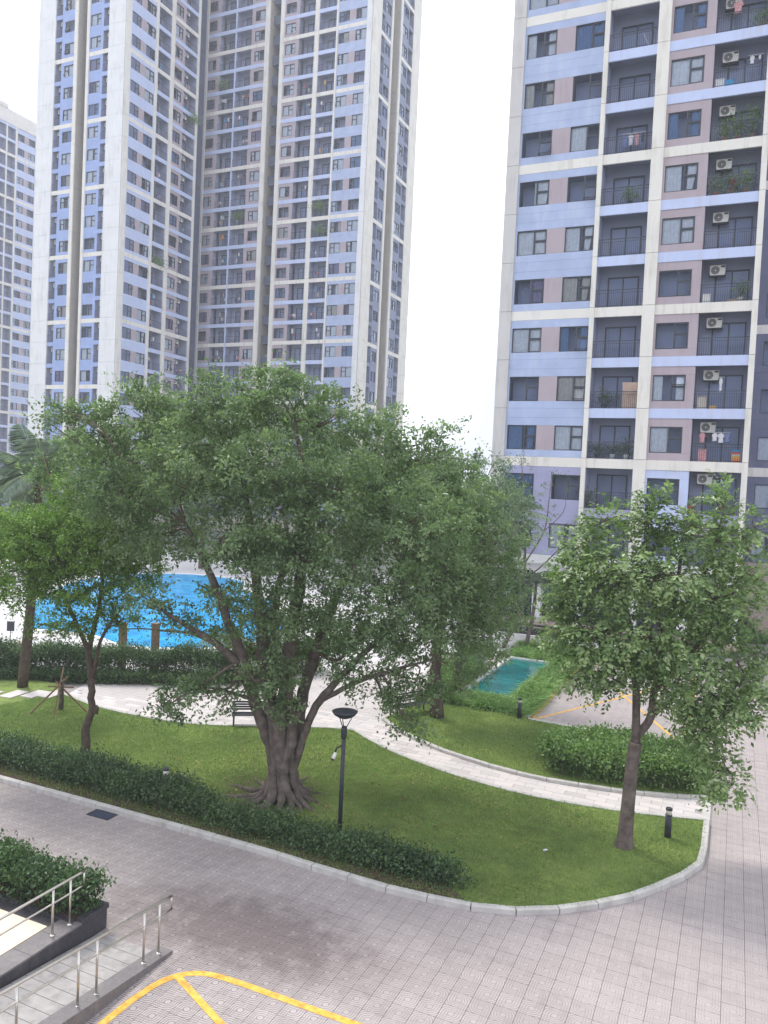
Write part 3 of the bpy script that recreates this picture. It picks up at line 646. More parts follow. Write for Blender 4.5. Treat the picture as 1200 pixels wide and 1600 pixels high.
# ================================================================== BUILDINGS
RAW = {}; MESH = {}
def reg(key, mb, mats):
    RAW[key] = (np.array(mb.v), mb.f, mb.m, mats); MESH[key] = mb.mesh(key.split(':')[0], mats)
def ubox(mat):
    k = 'panel:' + mat
    if k not in RAW: reg(k, MB().box(-.5, .5, -.5, .5, -.5, .5), [mat])
    return k
def window_mb(w, h, style, mir=False, far=True, opened=None, parts=False):
    """origin bottom-left at wall face, x along, y inward"""
    fb = .075 if far else .05; dp = .10
    fr = MB(); gl = MB(); cu = MB(); rm = MB()
    X = lambda x: (w - x) if mir else x
    def bx(m, x0, x1, y0, y1, z0, z1):
        a, b = sorted((X(x0), X(x1))); m.box(a, b, y0, y1, z0, z1)
    s = w * .56; y0 = .05
    bx(fr, 0, w, y0, y0 + dp, 0, fb); bx(fr, 0, w, y0, y0 + dp, h - fb, h); bx(fr, 0, fb, y0, y0 + dp, fb, h - fb); bx(fr, w - fb, w, y0, y0 + dp, fb, h - fb)
    bx(fr, s, s + fb * 1.2, y0, y0 + dp, fb, h - fb); tz = h * .54
    bx(fr, s + fb * 1.2, w - fb, y0, y0 + dp, tz, tz + fb)
    if not far:
        for (a, b, c, d) in ((s + fb * 1.2, w - fb, tz + fb, h - fb), (s + fb * 1.2, w - fb, fb, tz)):
            t_ = .035; 
            for q in ((a, b, c, c + t_), (a, b, d - t_, d), (a, a + t_, c + t_, d - t_), (b - t_, b, c + t_, d - t_)): bx(fr, q[0], q[1], y0 + .01, y0 + .06, q[2], q[3])
    gy = y0 + .05
    def pane(x0, x1, z0, z1, tilt=0.):
        a, b = sorted((X(x0), X(x1)))
        yo = -math.sin(tilt) * (z1 - z0); zz = z1 - math.cos(tilt) * (z1 - z0)
        gl.add([(a, gy + yo, zz), (b, gy + yo, zz), (b, gy, z1), (a, gy, z1)], [(0, 1, 2, 3)])
        if tilt:
            for (p, q) in (((a, gy + yo, zz), (b, gy + yo, zz)), ((a, gy, z1), (a, gy + yo, zz)), ((b, gy, z1), (b, gy + yo, zz))): fr.bar(p, q, .045)
    pane(fb, s, fb, h - fb); pane(s + fb * 1.2, w - fb, tz + fb, h - fb, .45 if opened == 'up' else 0); pane(s + fb * 1.2, w - fb, fb, tz, .4 if opened == 'low' else 0)
    # room behind
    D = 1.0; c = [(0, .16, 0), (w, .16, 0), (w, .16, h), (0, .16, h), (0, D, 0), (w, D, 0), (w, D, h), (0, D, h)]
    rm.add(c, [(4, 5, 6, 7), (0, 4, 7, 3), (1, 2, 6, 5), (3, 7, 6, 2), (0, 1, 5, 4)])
    def drape(x0, x1, z0=.02, z1=None, wave=.03, pinch=0.):
        z1 = z1 or h - .02; n_ = max(4, int((x1 - x0) / (.10 if far else .055))); vs = []
        for k in range(n_ + 1):
            t_ = k / n_; x = x0 + (x1 - x0) * t_; yy = .19 + wave*.6 * (1 if k % 2 else -1) * (.6 + .4 * math.sin(k * 1.7)); xb = x0 + (x1 - x0) * t_ * (1 - pinch)
            vs += [(X(xb), yy, z0), (X(x), yy, z1)]
        cu.add(vs, [(2 * k, 2 * k + 2, 2 * k + 3, 2 * k + 1) for k in range(n_)])
    if style == 'full': drape(.02, w - .02)
    elif style == 'left': drape(.02, w * .55)
    elif style == 'sides': drape(.02, w * .3); drape(w * .72, w - .02)
    elif style == 'right': drape(w * .5, w - .02, pinch=.2)
    elif style == 'tied': drape(.02, w * .5); drape(w * .68, w - .02, pinch=.5)
    elif style == 'blind':
        for k in range(int(h / .17)): cu.box(.03, w - .03, .17, .175, .03 + k * .17, .12 + k * .17)
    return fr, gl, cu, rm
def window_key(w, h, style, ccol, mir, opened=None):
    k = 'window:%.2f_%.2f_%s_%s_%d_%s' % (w, h, style, ccol, mir, opened)
    if k not in RAW:
        fr, gl, cu, rm = window_mb(w, h, style, mir, True, opened); m = MB()
        for i, q in enumerate((fr, gl, cu, rm)): m.add(q.v, q.f, i)
        reg(k, m, ['frame', 'glass', ccol, 'room'])
    return k
def rail_key(w, far=True, h=1.05):
    k = 'railing:%.2f_%d' % (w, far)
    if k not in RAW:
        m = MB(); t_ = .04; m.box(0, w, -.02, .025, h - t_, h)
        if far: m.box(0, w, -.01, .015, .08, .11); st, bw = .26, .012
        else: m.box(0, w, -.01, .015, .07, .095); m.box(0, w, -.01, .015, h - .2, h - .18); st, bw = .115, .008
        n_ = int(w / st)
        for i in range(n_ + 1):
            x = (w - .02) * i / n_ + .01; m.box(x - bw, x + bw, -.006, .01, .0, h - t_)
        reg(k, m, ['rail'])
    return k
def door_key(w, h, style, ccol, far=True):
    k = 'balcony_door:%.2f_%s_%s_%d' % (w, style, ccol, far)
    if k not in RAW:
        m = MB(); fb = .07
        for q in ((0, w, h - fb, h), (0, fb, 0, h - fb), (w - fb, w, 0, h - fb), (w / 2 - fb / 2, w / 2 + fb / 2, 0, h - fb), (fb, w / 2 - fb / 2, 0, .08), (w / 2 + fb / 2, w - fb, 0, .08)): m.box(q[0], q[1], -.06, .04, q[2], q[3])
        m.add([(fb, 0, .08), (w - fb, 0, .08), (w - fb, 0, h - fb), (fb, 0, h - fb)], [(0, 1, 2, 3)], 1)
        m.add([(0, .9, 0), (w, .9, 0), (w, .9, h), (0, .9, h), (0, .05, 0), (w, .05, 0), (w, .05, h), (0, .05, h)], [(0, 1, 2, 3), (0, 3, 7, 4), (1, 5, 6, 2), (0, 4, 5, 1), (3, 2, 6, 7)], 3)
        x0, x1 = {'full': (.05, w - .05), 'left': (.05, w * .5), 'right': (w * .52, w - .05), 'none': (0, 0)}[style]
        if x1 > x0:
            n_ = int((x1 - x0) / .09); vs = []
            for i in range(n_ + 1): x = x0 + (x1 - x0) * i / n_; y = .14 + (.03 if i % 2 else -.03); vs += [(x, y, .02), (x, y, h - .05)]
            m.add(vs, [(2 * i, 2 * i + 2, 2 * i + 3, 2 * i + 1) for i in range(n_)], 2)
        reg(k, m, ['frame', 'glass', ccol, 'room'])
    return k
def ac_key():
    k = 'air_conditioner:0'
    if k not in RAW:
        m = MB(); m.box(-.42, .42, -.16, .16, 0, .58); m.box(-.46, .46, -.2, .2, -.05, -.01, 1)
        m.box(-.44, -.41, -.2, .2, -.01, .1, 1); m.box(.41, .44, -.2, .2, -.01, .1, 1)
        n_ = 18
        for (r0, r1, y, mi) in ((0, .235, -.163, 1), (0, .05, -.175, 0)):
            vs = [(-.12, y, .29)] + [(-.12 + r1 * math.cos(2 * PI * i / n_), y, .29 + r1 * math.sin(2 * PI * i / n_)) for i in range(n_)]
            m.add(vs, [(0, i + 1, (i + 1) % n_ + 1) for i in range(n_)], mi)
        for r in (.09, .13, .17, .21):
            m.tube([(-.12 + r * math.cos(2 * PI * i / n_), -.17, .29 + r * math.sin(2 * PI * i / n_)) for i in range(n_ + 1)], .006, 4, 0, cap=False)
        m.box(.18, .40, -.165, -.16, .44, .54, 1)
        reg(k, m, ['white', 'dark'])
    return k

class Building:
    def __init__(s, name, base, label, group):
        s.root = empty(name, base, label, 'building', group); s.base = np.array(base, float); s.pieces = {}; s.core = MB()
    def face(s, origin, rz): s.o = np.array(origin, float); s.rz = rz; s.R = Matrix.Rotation(rz, 4, 'Z')
    def put(s, part, key, x, y, z, sx=1, sy=1, sz=1, rz=0., flip=False):
        p = Matrix.Translation(s.o - s.base) @ s.R @ Matrix.Translation((x, y, z)) @ Matrix.Rotation(rz, 4, 'Z') @ Matrix.Diagonal((sx, sy, sz, 1))
        s.pieces.setdefault(part, []).append((key, p))
    def panel(s, part, mat, x0, x1, y0, y1, z0, z1):
        s.put(part, ubox(mat), (x0 + x1) / 2, (y0 + y1) / 2, (z0 + z1) / 2, x1 - x0, y1 - y0, z1 - z0)
    def corebox(s, x0, x1, y0, y1, z0, z1):
        a = [s.R @ Vector((x, y, z)) for x in (x0, x1) for y in (y0, y1) for z in (z0, z1)]
        pts = np.array([[v.x, v.y, v.z] for v in a]) + s.o - s.base; lo, hi = pts.min(0), pts.max(0)
        s.core.box(lo[0], hi[0], lo[1], hi[1], lo[2], hi[2])
    def flush(s, coremat='inner', limit=290):
        if s.core.v: s.core.build('wall_core', coremat, s.root)
        for part, lst in s.pieces.items():
            if len(lst) > limit:
                def key(t):
                    w = np.array(s.root.location) + np.array(t[1].translation); return depth(w)
                if part in ('window', 'railing', 'air_conditioner', 'balcony_door'): lst = sorted(lst, key=key)
                else: lst = sorted(lst, key=lambda t: -max(abs(t[1].to_scale().x), abs(t[1].to_scale().z)) / max(20, key(t)))
            for key_, mt in lst[:limit]: inst(part, MESH[key_], s.root, mt)
            if len(lst) > limit:
                m = MB(); mats = []
                for key_, mt in lst[limit:]:
                    V, Fc, mi, mm = RAW[key_]; A = np.array(mt); W = V @ A[:3, :3].T + A[:3, 3]
                    mp = []
                    for q in mm:
                        if q not in mats: mats.append(q)
                        mp.append(mats.index(q))
                    o = len(m.v); m.v.extend(map(tuple, W.tolist())); m.f.extend([tuple(i + o for i in f) for f in Fc]); m.m.extend([mp[i] for i in mi]); m.sm.extend([False] * len(Fc))
                m.build(part, mats, s.root, kind='stuff')

FH = 3.07; BAND = .58; WZ0, WZ1 = .45, 2.0
STY = ['full', 'full', 'full', 'left', 'sides', 'none', 'right', 'tied', 'none']
CC = ['curt', 'curt', 'curt2', 'curt', 'curt', 'curt', 'curt3', 'curt4']
def pick(r, far=True):
    st = r.choice(STY); cc = r.choice(CC); return st, cc
def add_window(b, x0, x1, z0, z1, r, mir=False, far=True, style=None, cc=None, opened=None):
    st, c2 = pick(r); st = style or st; cc = cc or c2
    w, h = round(x1 - x0, 2), round(z1 - z0, 2)
    if opened is None: opened = r.choice([None] * 8 + ['up', 'low'])
    if far:
        b.put('window', window_key(w, h, st, cc, mir, opened), x0, 0, z0)
    else:
        fr, gl, cu, rm = window_mb(w, h, st, mir, False, opened)
        mt = Matrix.Translation(b.o - b.base) @ b.R @ Matrix.Translation((x0, 0, z0))
        f = inst('window', fr.mesh('window', ['frame']), b.root, mt)
        gl.build('pane', 'glass', f); rm.build('room', 'room', f)
        if cu.v: cu.build('curtain', cc, f)
def bay(b, kind, x0, x1, zs, cream, r, far=True, mats=None, wins=(), mir=False, ac=False, ncream=3, low=None, door=None, clean=None, depth_=1.5, deep=8.):
    """one vertical bay of the facade; zs: floor levels; cream(z index)->bool"""
    mt = mats or {}
    t = .12
    if kind in ('win', 'mauve'):
        b.corebox(x0, x1, .95, deep, zs[0], zs[-1] + FH)
    if kind == 'pier':
        pd = mt.get('out', .10); b.corebox(x0 + mt.get('ci', .01), x1 - .01, .05, deep, zs[0], zs[-1] + FH)
        for z in zs: b.panel('pier_panel', mt.get('pier', 'cream'), x0, x1, -pd, .05, z + .012, z + FH - .012)
        return
    for i, z in zs.items() if isinstance(zs, dict) else enumerate(zs):
        isc = cream(z); lowf = low and low(z) and not mt.get('nolow')
        W = mt.get('wall', 'blue'); B = mt.get('band', W)
        if lowf: W = 'lilac'; B = 'lilac'
        if kind == 'win':
            # strips under and above the windows, band at the next floor
            b.panel('wall_panel', W, x0, x1, 0, t, z + .008, z + WZ0)
            b.panel('wall_panel', W, x0, x1, 0, t, z + WZ1, z + FH - BAND - .008)
            xs = [x0] + [v for w in wins for v in w] + [x1]
            for k in range(0, len(xs), 2):
                if xs[k + 1] - xs[k] > .02:
                    mid = (mt.get('mid', 'mauve') if not lowf else 'lilac') if (0 < k < len(xs) - 2) else W
                    b.panel('accent_panel' if mid != W else 'wall_panel', mid, xs[k] + (.004 if k else 0), xs[k + 1] - .004, .0, t, z + WZ0 + .004, z + WZ1 - .004)
            for k, w in enumerate(wins):
                add_window(b, w[0], w[1], z + WZ0, z + WZ1, r, mir=mir, far=far)
            b.panel('band', 'cream' if cream(z + FH) else B, x0, x1, -.01 if cream(z + FH) else 0, t, z + FH - BAND, z + FH)
        elif kind == 'mauve':
            mv = mt.get('mv', 'mauve') if not lowf else 'bluepale'
            w = wins[0]
            for q in ((x0, x1, z, z + WZ0), (x0, x1, z + WZ1, z + FH - BAND), (x0, w[0], z + WZ0, z + WZ1), (w[1], x1, z + WZ0, z + WZ1)):
                if q[1] - q[0] > .02: b.panel('wall_panel', mv, q[0], q[1], 0.02, .02 + t, q[2] + .003, q[3] - .003)
            b.o = b.o + np.array([0, 0, 0]); add_window(b, w[0], w[1], z + WZ0, z + WZ1, r, mir=mir, far=far)
            b.panel('band', 'cream' if cream(z + FH) else mt.get('fascia', 'bluepale'), x0, x1, -.03, .02 + t, z + FH - BAND, z + FH)
        elif kind == 'balc':
            ztop = z + FH
            b.panel('band', 'cream' if cream(ztop) else ('lilac' if low and low(z) and not cream(ztop) else mt.get('fascia', 'bluepale')), x0, x1, -.03, .10, ztop - BAND, ztop)
            b.panel('slab', 'inner', x0, x1, .10, depth_, ztop - .18, ztop)
            b.panel('back_wall', mt.get('back', 'inner'), x0, x1, depth_, depth_ + .1, z, ztop - .18)
            dw = min(1.9, (x1 - x0) * .66); dx = x0 + (x1 - x0 - dw) * (door if door is not None else .5)
            b.put('balcony_door', door_key(round(dw, 2), 2.15, r.choice(['full', 'full', 'left', 'right', 'none']), r.choice(['curt', 'curt', 'curt2']), far), dx, depth_ - .03, z)
            b.put('railing', rail_key(round(x1 - x0 - .04, 2), far), x0 + .02, .02, z)
            if ac: b.put('air_conditioner', ac_key(), x0 + (x1 - x0) * (.3 if ac == 1 else .72), depth_ - .45 if not far else .55, z + 1.78)
    if kind == 'balc': b.corebox(x0, x1, 2.6, deep, zs[0], zs[-1] + FH)
    if kind == 'balc':
        b.corebox(x0 - .06, x0 + .0, .1, 2.7, zs[0], zs[-1] + FH); b.corebox(x1, x1 + .06, .1, 2.7, zs[0], zs[-1] + FH)

# ---- the near block on the right
Rr = random.Random(3)
ZR = [4.95 + FH * k for k in range(0, 14)]
creamR = lambda z: min(abs((z - 11.09) % (3 * FH)), abs((z - 11.09) % (3 * FH) - 3 * FH)) < .2 and z > 10
B1 = Building('apartment_block', (-7, 49.5, 0), 'near apartment block with cream frame, periwinkle bands and mauve panels at the right', 'apartment buildings around the courtyard')
B1.face((0, 49.5, 0), 0)
lowR = lambda z: z < 11.0
kw = dict(cream=creamR, r=Rr, far=False, low=lowR, deep=9.)
bay(B1, 'pier', -14.68, -13.88, ZR, mats={'pier': 'greige', 'out': .12}, **kw)
bay(B1, 'win', -13.88, -8.95, ZR, wins=((-13.77, -11.88), (-10.74, -8.97)), **kw)
bay(B1, 'pier', -8.95, -8.67, ZR, mats={'out': .14}, **kw)
bay(B1, 'balc', -8.67, -5.86, ZR, door=.5, **kw)
bay(B1, 'pier', -5.86, -5.15, ZR, mats={'out': .14}, **kw)
bay(B1, 'mauve', -5.15, -2.70, ZR, wins=((-5.03, -3.2),), **kw)
bay(B1, 'balc', -2.70, .10, ZR, ac=1, door=.75, **kw)
bay(B1, 'pier', .10, .42, ZR, mats={'out': .14}, **kw)
# wing set back at the right
B1.face((0, 56.5, 0), 0)
bay(B1, 'win', .42, 5.2, ZR, wins=((.95, 2.5), (3.3, 4.9)), mats={'wall': 'slate', 'mid': 'slate', 'band': 'slate', 'nolow': 1}, **kw)
bay(B1, 'pier', 5.2, 5.6, ZR, mats={'out': .12}, **kw)
bay(B1, 'win', 5.6, 10.5, ZR, wins=((6, 7.5), (8.3, 9.9)), mats={'wall': 'slate', 'mid': 'slate', 'band': 'slate', 'nolow': 1}, **kw)
B1.panel('podium_wall', 'tan', .42, 10.5, -.05, .9, 1.6, 4.93); B1.panel('podium_wall', 'pink', .42, 10.5, -.05, .9, 0, 1.6)
B1.face((0, 49.5, 0), 0)
B1.panel('side_wall', 'slate', .16, .40, .06, 7.1, 0, 4.95 + FH * 14)
# ground floor
B1.panel('cornice', 'cream_cool', -14.8, .42, -.5, .3, 4.40, 4.93)
B1.panel('lintel', 'cream_cool', -14.68, .42, 0, .25, 3.9, 4.39)
for x in (-14.4, -11.3, -8.85, -5.5, -2.6, .2): B1.panel('column', 'cream_cool', x - .28, x + .28, -.06, .45, .72, 3.9)
for a, c in ((-14.1, -11.6), (-11.0, -9.15), (-8.55, -5.8), (-5.2, -2.9), (-2.3, -.1)):
    n_ = 2 if c - a < 2.6 else 3
    for k in range(n_):
        x0 = a + (c - a) * k / n_; x1 = a + (c - a) * (k + 1) / n_
        w, h = round(x1 - x0 - .02, 2), 3.1
        B1.put('shopfront', door_key(w, h, 'none', 'curt', False), x0, .5, .75)
B1.panel('plinth', 'pink', -14.9, .5, -.7, .6, 0, .70)
B1.panel('plinth_step', 'granite', -14.9, .5, -1.1, -.7, 0, .35)
B1.flush()

# ---- the tall tower in the middle
ZT = [20.86 + FH * k for k in range(-6, 26)]
creamT = lambda z: min(abs((z - 20.86) % (3 * FH)), abs((z - 20.86) % (3 * FH) - 3 * FH)) < .2
Rt = random.Random(11)
B2 = Building('apartment_tower', (-75, 100, 0), 'tall cross-shaped apartment tower with blue bays and cream corner piers behind the big tree', 'apartment buildings around the courtyard')
kt = dict(cream=creamT, r=Rt)
CP = {'pier': 'cream_cool', 'out': .15}; CB = {'pier': 'cream', 'out': .12}; BE = {'pier': 'beige', 'out': .12}
B2.face((0, 84.1, 0), 0)
bay(B2, 'pier', -95.37, -92.21, ZT, mats=CP, deep=10, **kt)
bay(B2, 'balc', -92.21, -91.05, ZT, mats={'fascia': 'bluesat'}, ac=2, depth_=1.1, deep=10, **kt)
bay(B2, 'win', -91.05, -88.6, ZT, wins=((-90.5, -88.68),), mats={'wall': 'bluesat'}, mir=True, deep=10, **kt)
bay(B2, 'pier', -88.6, -87.98, ZT, mats=CB, deep=10, **kt)
B2.corebox(-87.98, -86.3, 4.0, 10, ZT[0], ZT[-1] + FH)
for z in ZT:
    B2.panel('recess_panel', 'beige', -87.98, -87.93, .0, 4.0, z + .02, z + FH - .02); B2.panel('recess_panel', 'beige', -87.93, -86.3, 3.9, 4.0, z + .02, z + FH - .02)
bay(B2, 'pier', -86.3, -85.80, ZT, mats=CB, deep=10, **kt)
bay(B2, 'win', -85.80, -83.35, ZT, wins=((-85.7, -83.8),), mats={'wall': 'bluesat'}, deep=10, **kt)
bay(B2, 'balc', -83.35, -82.25, ZT, mats={'fascia': 'bluesat'}, ac=2, depth_=1.1, deep=10, **kt)
bay(B2, 'pier', -82.25, -79.34, ZT, mats=CP, deep=4, **kt)
X90 = PI / 2
B2.face((-79.24, 0, 0), X90)
bay(B2, 'pier', 84.05, 85.0, ZT, mats={'pier': 'cream', 'out': .05, 'ci': .3}, deep=.8, **kt)
bay(B2, 'win', 85.0, 89.94, ZT, wins=((85.15, 86.9), (88.0, 89.85)), mats={'wall': 'bluepale', 'mid': 'mauve'}, **kt)
bay(B2, 'pier', 89.94, 90.41, ZT, mats=CB, **kt)
bay(B2, 'balc', 90.41, 93.17, ZT, door=.3, **kt)
bay(B2, 'pier', 93.17, 93.94, ZT, mats=CB, **kt)
bay(B2, 'mauve', 93.94, 96.37, ZT, wins=((94.05, 95.8),), **kt)
bay(B2, 'balc', 96.37, 99.2, ZT, ac=1, door=.75, **kt)
bay(B2, 'pier', 99.2, 99.68, ZT, mats=CB, **kt)
B2.corebox(99.68, 106, 2.8, 12, ZT[0], ZT[-1] + FH)
for z in ZT:
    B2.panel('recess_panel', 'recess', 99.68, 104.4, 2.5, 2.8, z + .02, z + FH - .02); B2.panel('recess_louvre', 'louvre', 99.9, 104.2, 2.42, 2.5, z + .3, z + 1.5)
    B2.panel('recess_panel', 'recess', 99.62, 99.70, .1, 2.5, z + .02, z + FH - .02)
B2.face((0, 104.5, 0), 0)
bay(B2, 'pier', -81.94, -81.35, ZT, mats=CB, **kt)
bay(B2, 'mauve', -81.35, -79.02, ZT, wins=((-81.25, -79.75),), **kt)
bay(B2, 'balc', -79.02, -76.2, ZT, door=.8, **kt)
bay(B2, 'pier', -76.2, -75.92, ZT, mats={'pier': 'bluepale', 'out': -.0}, **kt)
bay(B2, 'balc', -75.92, -73.16, ZT, door=.8, **kt)
bay(B2, 'mauve', -73.16, -70.58, ZT, wins=((-72.52, -70.75),), mir=True, **kt)
bay(B2, 'pier', -70.58, -69.79, ZT, mats=CB, **kt)
B2.corebox(-69.79, -67.84, 3.4, 8, ZT[0], ZT[-1] + FH)
for z in ZT:
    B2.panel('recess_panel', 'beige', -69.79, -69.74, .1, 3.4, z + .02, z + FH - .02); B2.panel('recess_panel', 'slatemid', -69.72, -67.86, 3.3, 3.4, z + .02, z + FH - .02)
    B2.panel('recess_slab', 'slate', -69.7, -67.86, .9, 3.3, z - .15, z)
    for k in range(5): B2.panel('louvre', 'louvre', -69.7, -67.86, .85, .9, z + .02 + k * .24, z + .24 + k * .24)
    B2.put('window', window_key(1.0, 1.5, 'none', 'curt', False, None), -69.1, 3.1, z + .6)
bay(B2, 'pier', -67.84, -67.16, ZT, mats=CB, **kt)
bay(B2, 'mauve', -67.16, -64.54, ZT, wins=((-66.96, -65.16),), **kt)
bay(B2, 'balc', -64.54, -61.78, ZT, door=.7, **kt)
bay(B2, 'pier', -61.78, -61.05, ZT, mats=CB, **kt)
bay(B2, 'balc', -61.05, -58.13, ZT, door=.7, **kt)
bay(B2, 'pier', -58.13, -57.85, ZT, mats=CB, **kt)
bay(B2, 'win', -57.85, -53.1, ZT, wins=((-57.75, -56.0), (-54.95, -53.15)), mir=True, **kt)
bay(B2, 'pier', -53.1, -52.24, ZT, mats=CP, deep=3, **kt)
B2.face((-52.14, 0, 0), X90)
bay(B2, 'pier', 104.45, 107.35, ZT, mats={'pier': 'cream', 'out': .05, 'ci': .3}, deep=.8, **kt)
bay(B2, 'balc', 107.35, 108.6, ZT, mats={'fascia': 'slatemid', 'back': 'slate'}, depth_=1.1, **kt)
bay(B2, 'win', 108.6, 110.8, ZT, wins=((108.85, 110.6),), mats={'wall': 'slatemid'}, mir=True, **kt)
bay(B2, 'pier', 110.8, 111.4, ZT, mats=CB, **kt)
B2.corebox(111.4, 114.1, 2.4, 8, ZT[0], ZT[-1] + FH)
for z in ZT: B2.panel('recess_panel', 'beige', 111.4, 114.1, 2.3, 2.4, z + .02, z + FH - .02); B2.panel('recess_panel', 'beige', 114.05, 114.1, .1, 2.3, z + .02, z + FH - .02)
bay(B2, 'pier', 114.1, 114.8, ZT, mats=CB, **kt)
bay(B2, 'win', 114.8, 117.5, ZT, wins=((115.1, 117.1),), mats={'wall': 'slatemid'}, **kt)
bay(B2, 'balc', 117.5, 119.2, ZT, mats={'fascia': 'slatemid', 'back': 'slate'}, depth_=1.1, **kt)
bay(B2, 'pier', 119.2, 122.3, ZT, mats={'pier': 'cream', 'out': .05}, **kt)
B2.face((0, 0, 0), 0)
B2.corebox(-95.2, -82.2, 94, 106, 0, ZT[0]); B2.corebox(-82, -52.3, 105.5, 122, 0, ZT[0])
B2.panel('podium_wall', 'beige', -95.3, -79.3, 84.3, 84.8, 0, ZT[0]); B2.panel('podium_wall', 'beige', -79.8, -79.3, 84.8, 99.6, 0, ZT[0]); B2.panel('podium_wall', 'beige', -81.9, -52.2, 104.6, 105, 0, ZT[0])
B2.panel('podium_wall', 'beige', -52.6, -52.2, 105, 122.2, 0, ZT[0])
zt = ZT[-1] + FH
B2.panel('roof', 'cream_cool', -95.37, -79.24, 84.1, 104.5, zt + .001, zt + .8); B2.panel('roof', 'cream_cool', -81.94, -52.14, 104.503, 122.3, zt + .001, zt + .8)
B2.flush()

# ---- the farther block at the left edge
ZF = [20.86 + FH * k for k in range(-6, 20)]
Rf = random.Random(5)
B3 = Building('apartment_block', (-150, 120, 0), 'most distant apartment block with flat cream roof at the left edge of the photo', 'apartment buildings around the courtyard')
kf = dict(cream=creamT, r=Rf)
B3.face((-147, 0, 0), X90)
FB = {'pier': 'cream', 'out': .08}
bay(B3, 'pier', 129.3, 129.7, ZF, mats=FB, **kf)
bay(B3, 'win', 124.4, 129.3, ZF, wins=((124.6, 126.33), (127.47, 129.2)), mats={'wall': 'bluepale'}, mir=True, **kf)
bay(B3, 'pier', 124.0, 124.4, ZF, mats=FB, **kf)
bay(B3, 'balc', 121.95, 124.0, ZF, door=.6, **kf)
bay(B3, 'pier', 121.6, 121.95, ZF, mats=FB, **kf)
bay(B3, 'balc', 118.9, 121.6, ZF, door=.6, **kf)
bay(B3, 'pier', 118.5, 118.9, ZF, mats=FB, **kf)
bay(B3, 'win', 113.6, 118.5, ZF, wins=((114, 115.7), (116.7, 118.4)), mats={'wall': 'bluepale'}, **kf)
bay(B3, 'pier', 113.2, 113.6, ZF, mats=FB, **kf)
B3.face((0, 0, 0), 0)
zt = ZF[-1] + FH
B3.panel('parapet', 'cream', -160, -146.85, 113.0, 129.75, zt, 85.1); B3.panel('parapet', 'cream', -160, -146.7, 113.0, 121.7, 85.1, 85.9)
B3.corebox(-158, -148.2, 113.3, 129.6, 0, zt)
B3.flush()

# ================================================================== RAMP, PLANTER AND HANDRAILS (bottom left)
ramp = empty('access_ramp', (-10, 10, 0), 'grey paved access ramp with dark granite kerb at the bottom left', 'ramp')
def slopebox(x0, x1, y0, y1, zt0, zt1, zb, par, name, mat):   # top slopes from zt0 at y0 to zt1 at y1
    m = MB(); vs = [(x0, y0, zb), (x1, y0, zb), (x1, y1, zb), (x0, y1, zb), (x0, y0, zt0), (x1, y0, zt0), (x1, y1, zt1), (x0, y1, zt1)]
    vs = [(v[0] - par.location[0], v[1] - par.location[1], v[2]) for v in vs]
    m.add(vs, [(0, 3, 2, 1), (4, 5, 6, 7), (0, 1, 5, 4), (1, 2, 6, 5), (2, 3, 7, 6), (3, 0, 4, 7)]); return m.build(name, mat, par)
zr = lambda y: max(.0, (11.62 - y) * .088) + .005
M['rampstone'] = plain('ramp_stone', (.37, .35, .335, 1), .9, .15, var=.15, scale=5, dirt=(.12, .11, .11, 1), dscale=3)
y = 11.6
k = 0
while y > 5.6:
    y2 = y - .30
    slopebox(-10.82, -9.50, y2 + .012, y, zr(y2 + .012) , zr(y), -.03, ramp, 'paver', 'rampstone'); y = y2
slopebox(-10.82, -9.5, 5.6, 11.6, zr(5.6) - .02, zr(11.6) - .012, -.035, ramp, 'ramp_bed', 'granite')
slopebox(-9.49, -9.18, 5.6, 11.72, zr(5.6) + .09, .06, -.03, ramp, 'ramp_kerb', 'granite2')
pl = empty('raised_terrace', (-13, 10, 0), 'raised terrace with dark granite wall and cream floor at the left bottom corner', 'terrace')
slopebox(-17, -10.85, 5.6, 11.78, .40, .40, -.03, pl, 'terrace_wall', 'granite')
for k in range(9):
    y0 = 5.6 + k * .62; y1 = min(11.1, y0 + .612)
    m = MB(); m.box(-11.27 + 13, -10.82 + 13, y0 - 10, y1 - 10, .402, .44); m.build('capping_stone', 'granite2', pl)
m = MB(); m.box(-16.9 + 13, -10.82 + 13, 11.66 - 10, 11.80 - 10, .402, .50); m.box(-10.98 + 13, -10.82 + 13, 11.10 - 10, 11.655 - 10, .402, .50); m.box(-16.9 + 13, -10.985 + 13, 11.0 - 10, 11.1 - 10, .402, .46); m.build('planter_rim', 'granite', pl)
for i in range(7):
    for j in range(6):
        x1 = -11.3 - i * .6; y1 = 10.72 - j * .6
        m = MB(); m.box(x1 - .597 + 13, x1 + 13, y1 - .597 - 10, y1 - 10, .402, .436); m.build('floor_tile', 'floor', pl)
m = MB(); m.box(-16.8 + 13, -11.0 + 13, 11.1 - 10, 11.66 - 10, .402, .47); m.build('soil', 'soil', pl)

